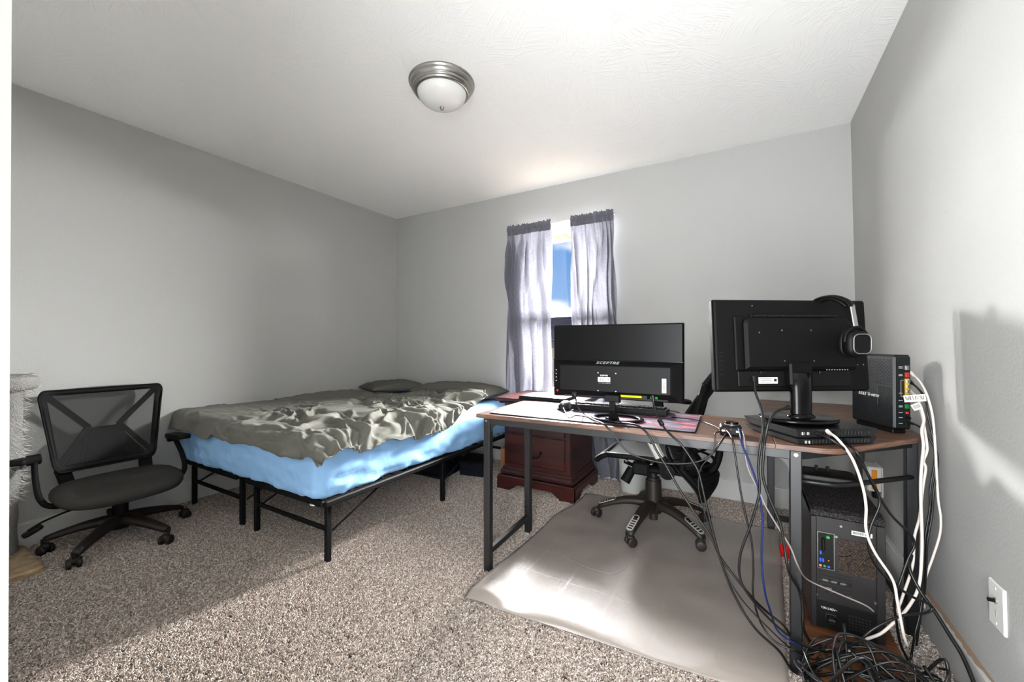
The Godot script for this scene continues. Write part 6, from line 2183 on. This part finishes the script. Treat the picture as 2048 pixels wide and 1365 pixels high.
# ---------------------------------------------------------------- cables: label, name, material, radius, points
const CABLES := [
	["thin black video cable sagging from the first monitor past the swivel chair", "video_cable", "cable_black", 0.0034, [-0.648, 0.858, -1.665, -0.632, 0.810, -1.655, -0.651, 0.760, -1.775, -0.581, 0.753, -1.689, -0.492, 0.758, -1.575, -0.445, 0.720, -1.565, -0.402, 0.670, -1.565, -0.351, 0.649, -1.565, -0.275, 0.641, -1.565, -0.206, 0.646, -1.565, -0.139, 0.667, -1.565, -0.099, 0.702, -1.565, -0.077, 0.738, -1.565, -0.062, 0.756, -1.640]],
	["black cable running straight from the desk edge to the desk leg foot", "power_cable", "cable_black", 0.0040, [-0.521, 0.753, -1.724, -0.453, 0.753, -1.674, -0.382, 0.765, -1.600, -0.342, 0.759, -1.572, -0.310, 0.730, -1.562, -0.289, 0.686, -1.562, -0.255, 0.634, -1.562, -0.219, 0.572, -1.562, -0.168, 0.494, -1.562, -0.108, 0.410, -1.562, -0.071, 0.335, -1.562, 0.012, 0.240, -1.562, 0.059, 0.177, -1.607, 0.115, 0.132, -1.617, 0.158, 0.012, -1.666, 0.212, 0.012, -1.661]],
	["black power cable with a thick ferrite hanging from the first monitor", "power_cable", "cable_black", 0.0042, [-0.317, 0.868, -1.655, -0.309, 0.828, -1.640, -0.280, 0.782, -1.605, -0.246, 0.752, -1.572, -0.204, 0.720, -1.558, -0.172, 0.676, -1.558, -0.148, 0.635, -1.558, -0.138, 0.600, -1.558, -0.124, 0.534, -1.558, -0.102, 0.434, -1.558, -0.077, 0.337, -1.558, -0.035, 0.228, -1.558, 0.023, 0.144, -1.552, 0.090, 0.085, -1.567, 0.138, 0.012, -1.595, 0.204, 0.010, -1.597]],
	["thin black cable from the keyboard to the desk hub", "keyboard_cable", "cable_black", 0.0022, [-0.271, 0.765, -1.834, -0.186, 0.752, -1.898, -0.127, 0.750, -1.833, -0.082, 0.767, -1.665]],
	["thin black mouse cable curling over the desk mat", "mouse_cable", "cable_black", 0.0020, [-0.769, 0.762, -1.823, -0.725, 0.752, -1.754, -0.675, 0.752, -1.667, -0.678, 0.751, -1.743, -0.644, 0.751, -1.748, -0.598, 0.751, -1.718]],
	["thin black cable looping off the desk edge beside the hub", "signal_cable", "cable_black", 0.0022, [-0.059, 0.758, -1.652, -0.079, 0.769, -1.600, -0.093, 0.766, -1.572, -0.094, 0.726, -1.562, -0.111, 0.684, -1.560, -0.137, 0.645, -1.560, -0.146, 0.582, -1.560, -0.133, 0.514, -1.560, -0.108, 0.432, -1.560, -0.068, 0.321, -1.560, -0.023, 0.238, -1.550, 0.055, 0.152, -1.570, 0.133, 0.085, -1.592, 0.191, 0.015, -1.657]],
	["black cable hanging from the desk hub in a long curve to the floor", "signal_cable", "cable_black", 0.0032, [-0.059, 0.765, -1.652, -0.046, 0.761, -1.590, -0.038, 0.743, -1.566, -0.026, 0.655, -1.558, -0.014, 0.569, -1.558, 0.000, 0.498, -1.558, 0.015, 0.423, -1.558, 0.020, 0.332, -1.558, 0.019, 0.247, -1.558, 0.041, 0.147, -1.585, 0.085, 0.102, -1.576, 0.151, 0.092, -1.591, 0.233, 0.020, -1.723]],
	["blue network cable hanging from the desk hub", "network_cable", "cable_blue", 0.0032, [-0.021, 0.772, -1.655, -0.016, 0.761, -1.590, -0.011, 0.739, -1.566, 0.018, 0.662, -1.555, 0.037, 0.586, -1.555, 0.046, 0.498, -1.555, 0.043, 0.379, -1.555, 0.051, 0.276, -1.555, 0.070, 0.177, -1.614, 0.093, 0.116, -1.615, 0.155, 0.086, -1.628, 0.220, 0.030, -1.726]],
	["pale grey thin cable crossing from the hub to the computer tower", "signal_cable", "cable_grey", 0.0026, [-0.012, 0.769, -1.660, -0.006, 0.759, -1.590, 0.003, 0.672, -1.560, 0.035, 0.599, -1.555, 0.057, 0.546, -1.550, 0.095, 0.479, -1.550, 0.121, 0.434, -1.550, 0.143, 0.372, -1.560, 0.181, 0.283, -1.678, 0.263, 0.256, -1.691, 0.331, 0.233, -1.707, 0.356, 0.212, -1.722]],
	["thick black video cable hanging from the second monitor", "video_cable", "cable_black", 0.0040, [0.024, 0.956, -1.685, 0.029, 0.909, -1.659, 0.042, 0.868, -1.620, 0.049, 0.827, -1.584, 0.045, 0.776, -1.566, 0.040, 0.739, -1.552, 0.034, 0.672, -1.552, 0.037, 0.591, -1.552, 0.012, 0.480, -1.552, -0.017, 0.379, -1.552, -0.020, 0.303, -1.552, 0.006, 0.246, -1.552, 0.069, 0.169, -1.578, 0.138, 0.117, -1.595, 0.207, 0.092, -1.624, 0.288, 0.020, -1.730]],
	["black power cable arching from the second monitor foot down to the tangle", "power_cable", "cable_black", 0.0045, [0.125, 0.858, -1.692, 0.089, 0.851, -1.625, 0.066, 0.824, -1.576, 0.056, 0.781, -1.566, 0.050, 0.735, -1.545, 0.047, 0.650, -1.545, 0.065, 0.582, -1.545, 0.094, 0.504, -1.545, 0.105, 0.430, -1.545, 0.116, 0.359, -1.545, 0.148, 0.276, -1.612, 0.159, 0.217, -1.619, 0.162, 0.143, -1.621, 0.202, 0.020, -1.692]],
	["black cable running from the game console down along the tower", "power_cable", "cable_black", 0.0040, [0.205, 0.784, -1.652, 0.226, 0.779, -1.623, 0.257, 0.759, -1.618, 0.310, 0.708, -1.649, 0.337, 0.658, -1.665, 0.359, 0.607, -1.677, 0.362, 0.570, -1.679, 0.339, 0.507, -1.665, 0.332, 0.456, -1.661, 0.343, 0.401, -1.668, 0.381, 0.344, -1.690, 0.446, 0.287, -1.728, 0.502, 0.257, -1.760, 0.489, 0.234, -1.753, 0.420, 0.223, -1.713, 0.341, 0.171, -1.678, 0.291, 0.092, -1.672]],
	["black cable from the game console swinging towards the wall", "video_cable", "cable_black", 0.0038, [0.280, 0.759, -1.706, 0.295, 0.747, -1.663, 0.312, 0.721, -1.656, 0.342, 0.648, -1.691, 0.370, 0.587, -1.707, 0.403, 0.529, -1.726, 0.453, 0.472, -1.755, 0.464, 0.435, -1.762, 0.448, 0.396, -1.752, 0.426, 0.326, -1.739, 0.409, 0.260, -1.729, 0.423, 0.176, -1.772, 0.440, 0.086, -1.794, 0.473, 0.010, -1.828]],
	["white cable hanging from the game console across the tower", "network_cable", "cable_white", 0.0040, [0.233, 0.790, -1.671, 0.252, 0.777, -1.627, 0.286, 0.723, -1.626, 0.313, 0.642, -1.642, 0.324, 0.573, -1.648, 0.324, 0.498, -1.648, 0.346, 0.430, -1.660, 0.395, 0.342, -1.689, 0.408, 0.273, -1.697, 0.424, 0.173, -1.706, 0.440, 0.124, -1.736]],
	["white network cable drooping from the router to the skirting board", "network_cable", "cable_white", 0.0036, [0.532, 0.970, -2.044, 0.540, 0.954, -2.014, 0.546, 0.930, -1.983, 0.550, 0.893, -1.950, 0.560, 0.830, -1.944, 0.563, 0.745, -1.935, 0.563, 0.648, -1.923, 0.568, 0.546, -1.926, 0.573, 0.488, -1.923, 0.572, 0.427, -1.928, 0.556, 0.348, -1.930, 0.540, 0.277, -1.933, 0.540, 0.213, -1.956, 0.552, 0.131, -1.997]],
	["thick white cable twisting from the router down to the floor tangle", "network_cable", "cable_white", 0.0045, [0.527, 0.903, -2.041, 0.531, 0.894, -2.008, 0.534, 0.871, -1.975, 0.538, 0.818, -1.943, 0.524, 0.780, -1.912, 0.527, 0.731, -1.908, 0.517, 0.682, -1.885, 0.509, 0.619, -1.868, 0.507, 0.555, -1.861, 0.508, 0.423, -1.856, 0.503, 0.327, -1.848, 0.494, 0.272, -1.837, 0.476, 0.232, -1.821, 0.445, 0.190, -1.796, 0.413, 0.155, -1.778, 0.380, 0.124, -1.759, 0.328, 0.105, -1.723, 0.295, 0.084, -1.698, 0.270, 0.052, -1.672, 0.251, 0.020, -1.638, 0.243, 0.012, -1.596]],
	["white cable crossing behind the thick white cable beside the desk leg", "network_cable", "cable_white", 0.0040, [0.527, 0.888, -2.041, 0.535, 0.872, -2.011, 0.543, 0.826, -1.981, 0.543, 0.733, -1.935, 0.540, 0.704, -1.927, 0.529, 0.676, -1.915, 0.533, 0.650, -1.911, 0.523, 0.592, -1.900, 0.512, 0.486, -1.893, 0.497, 0.417, -1.885, 0.491, 0.321, -1.881, 0.458, 0.223, -1.850, 0.434, 0.157, -1.825, 0.443, 0.123, -1.830]],
	["black network cable falling from the router beside the wall", "network_cable", "cable_black", 0.0034, [0.530, 0.937, -2.043, 0.538, 0.919, -2.001, 0.549, 0.887, -1.972, 0.548, 0.840, -1.949, 0.558, 0.769, -1.943, 0.563, 0.709, -1.935, 0.558, 0.659, -1.926, 0.544, 0.580, -1.912, 0.543, 0.518, -1.911, 0.528, 0.409, -1.903, 0.523, 0.307, -1.900, 0.520, 0.225, -1.898, 0.508, 0.163, -1.879, 0.490, 0.102, -1.857, 0.478, 0.021, -1.850, 0.455, 0.012, -1.779]],
	["black router power cable falling close beside the network cable", "power_cable", "cable_black", 0.0032, [0.527, 0.786, -2.029, 0.533, 0.786, -1.998, 0.543, 0.773, -1.958, 0.557, 0.739, -1.942, 0.568, 0.695, -1.932, 0.567, 0.647, -1.931, 0.555, 0.580, -1.918, 0.549, 0.494, -1.915, 0.535, 0.400, -1.907, 0.533, 0.303, -1.911, 0.529, 0.214, -1.915, 0.517, 0.136, -1.908, 0.505, 0.041, -1.901]],
	["stiff double black cable sloping along the skirting board", "coaxial_cable", "cable_black", 0.0055, [0.474, 0.364, -1.848, 0.476, 0.317, -1.850, 0.497, 0.261, -1.827, 0.520, 0.225, -1.794, 0.542, 0.180, -1.749, 0.556, 0.149, -1.711, 0.561, 0.110, -1.656, 0.563, 0.077, -1.622]],
]


func build_cables() -> void:
	for c in CABLES:
		var t := thing(c[1], c[0], "cable", Vector3.ZERO, 0, "cables hanging from the desk")
		var p := pts(c[4])
		var flat := []
		for i in p.size():
			# rest on the board rather than in it
			if p[i].x > 0.17 and p[i].x < 0.46 and p[i].z < -1.53 and p[i].y < 0.05:
				p[i].y = 0.05
			flat.append_array([p[i].x, p[i].y, p[i].z])
		part("lead", MB.new().tube(curve(flat, 6), c[3], 8), M[c[2]], t)
		# moulded plug at the upper end
		var d := (p[1] - p[0]).normalized()
		part("plug", MB.new().cyl(p[0] - d * 0.006, p[0] + d * 0.016, c[3] * 2.0, 10, c[3] * 1.3), M[c[2]], t)
		if c[0].contains("ferrite"):
			part("ferrite", MB.new().cyl(p[2] - (p[3] - p[1]).normalized() * 0.014, p[2] + (p[3] - p[1]).normalized() * 0.014, 0.009, 12, -1.0, 0.002), M.cable_black, t)
		if c[0].begins_with("thick white"):
			tag_on(t, V(0.514, 0.888, -1.940), 0.056, 0.024, -0.16, 21)
		if c[0].begins_with("white cable crossing"):
			tag_on(t, V(0.520, 0.858, -1.945), 0.024, 0.022, -0.5, 22)
	# leads lying tangled on the floor round the power strip
	var r := RandomNumberGenerator.new()
	r.seed = 19
	for i in 16:
		var c0 := V(r.randf_range(0.24, 0.46), 0, r.randf_range(-1.68, -1.46))
		var a := []
		var ang := r.randf() * TAU
		var rx := r.randf_range(0.09, 0.24)
		var rz := r.randf_range(0.06, 0.13)
		var n := r.randi_range(7, 12)
		for k in n:
			ang += r.randf_range(0.6, 1.15)
			var q := c0 + V(cos(ang) * rx, 0.010 + i * 0.004 + maxf(0.0, sin(k * 1.7 + i)) * r.randf_range(0.0, 0.19), sin(ang) * rz)
			q.x = clampf(q.x, 0.15, 0.50)
			q.z = clampf(q.z, -1.78, -1.30)
			if q.z < -1.52:
				q.y = maxf(q.y, 0.047)
			elif absf(q.z + 1.46) < 0.06:
				q.y = maxf(q.y, 0.064)
			a.append_array([q.x, q.y, q.z])
		var t2 := thing("loose_cable", ["thin dark cable looped in the tangle before the tower", "grey cable looped among the dark ones before the tower", "thick dark cable looped in the tangle before the tower"][1 if i % 4 == 1 else (0 if i % 2 else 2)], "cable", Vector3.ZERO, 0, "cable tangle on the floor")
		part("lead", MB.new().tube(curve(a, 7), 0.0034 if i % 4 == 1 else (0.0026 if i % 2 else 0.0044), 8), M.cable_grey2 if i % 4 == 1 else M.cable_black, t2)


# a folded paper tag with a barcode
func tag_on(t: Node3D, at: Vector3, w: float, h: float, roll: float, seed_: int) -> void:
	barcode(t, Transform3D(Basis(Vector3.UP, -0.10) * Basis(V(0, 0, 1), -roll), at), w, h, seed_)


func build_objects() -> void:
	build_curtains()
	build_ceiling_light()
	build_bed()
	build_nightstand()
	build_desk()
	build_mesh_chair()
	build_ergo_chair()
	build_small_furniture()
	build_chair_mat()
	build_desk_things()
	build_tower()
	build_cables()
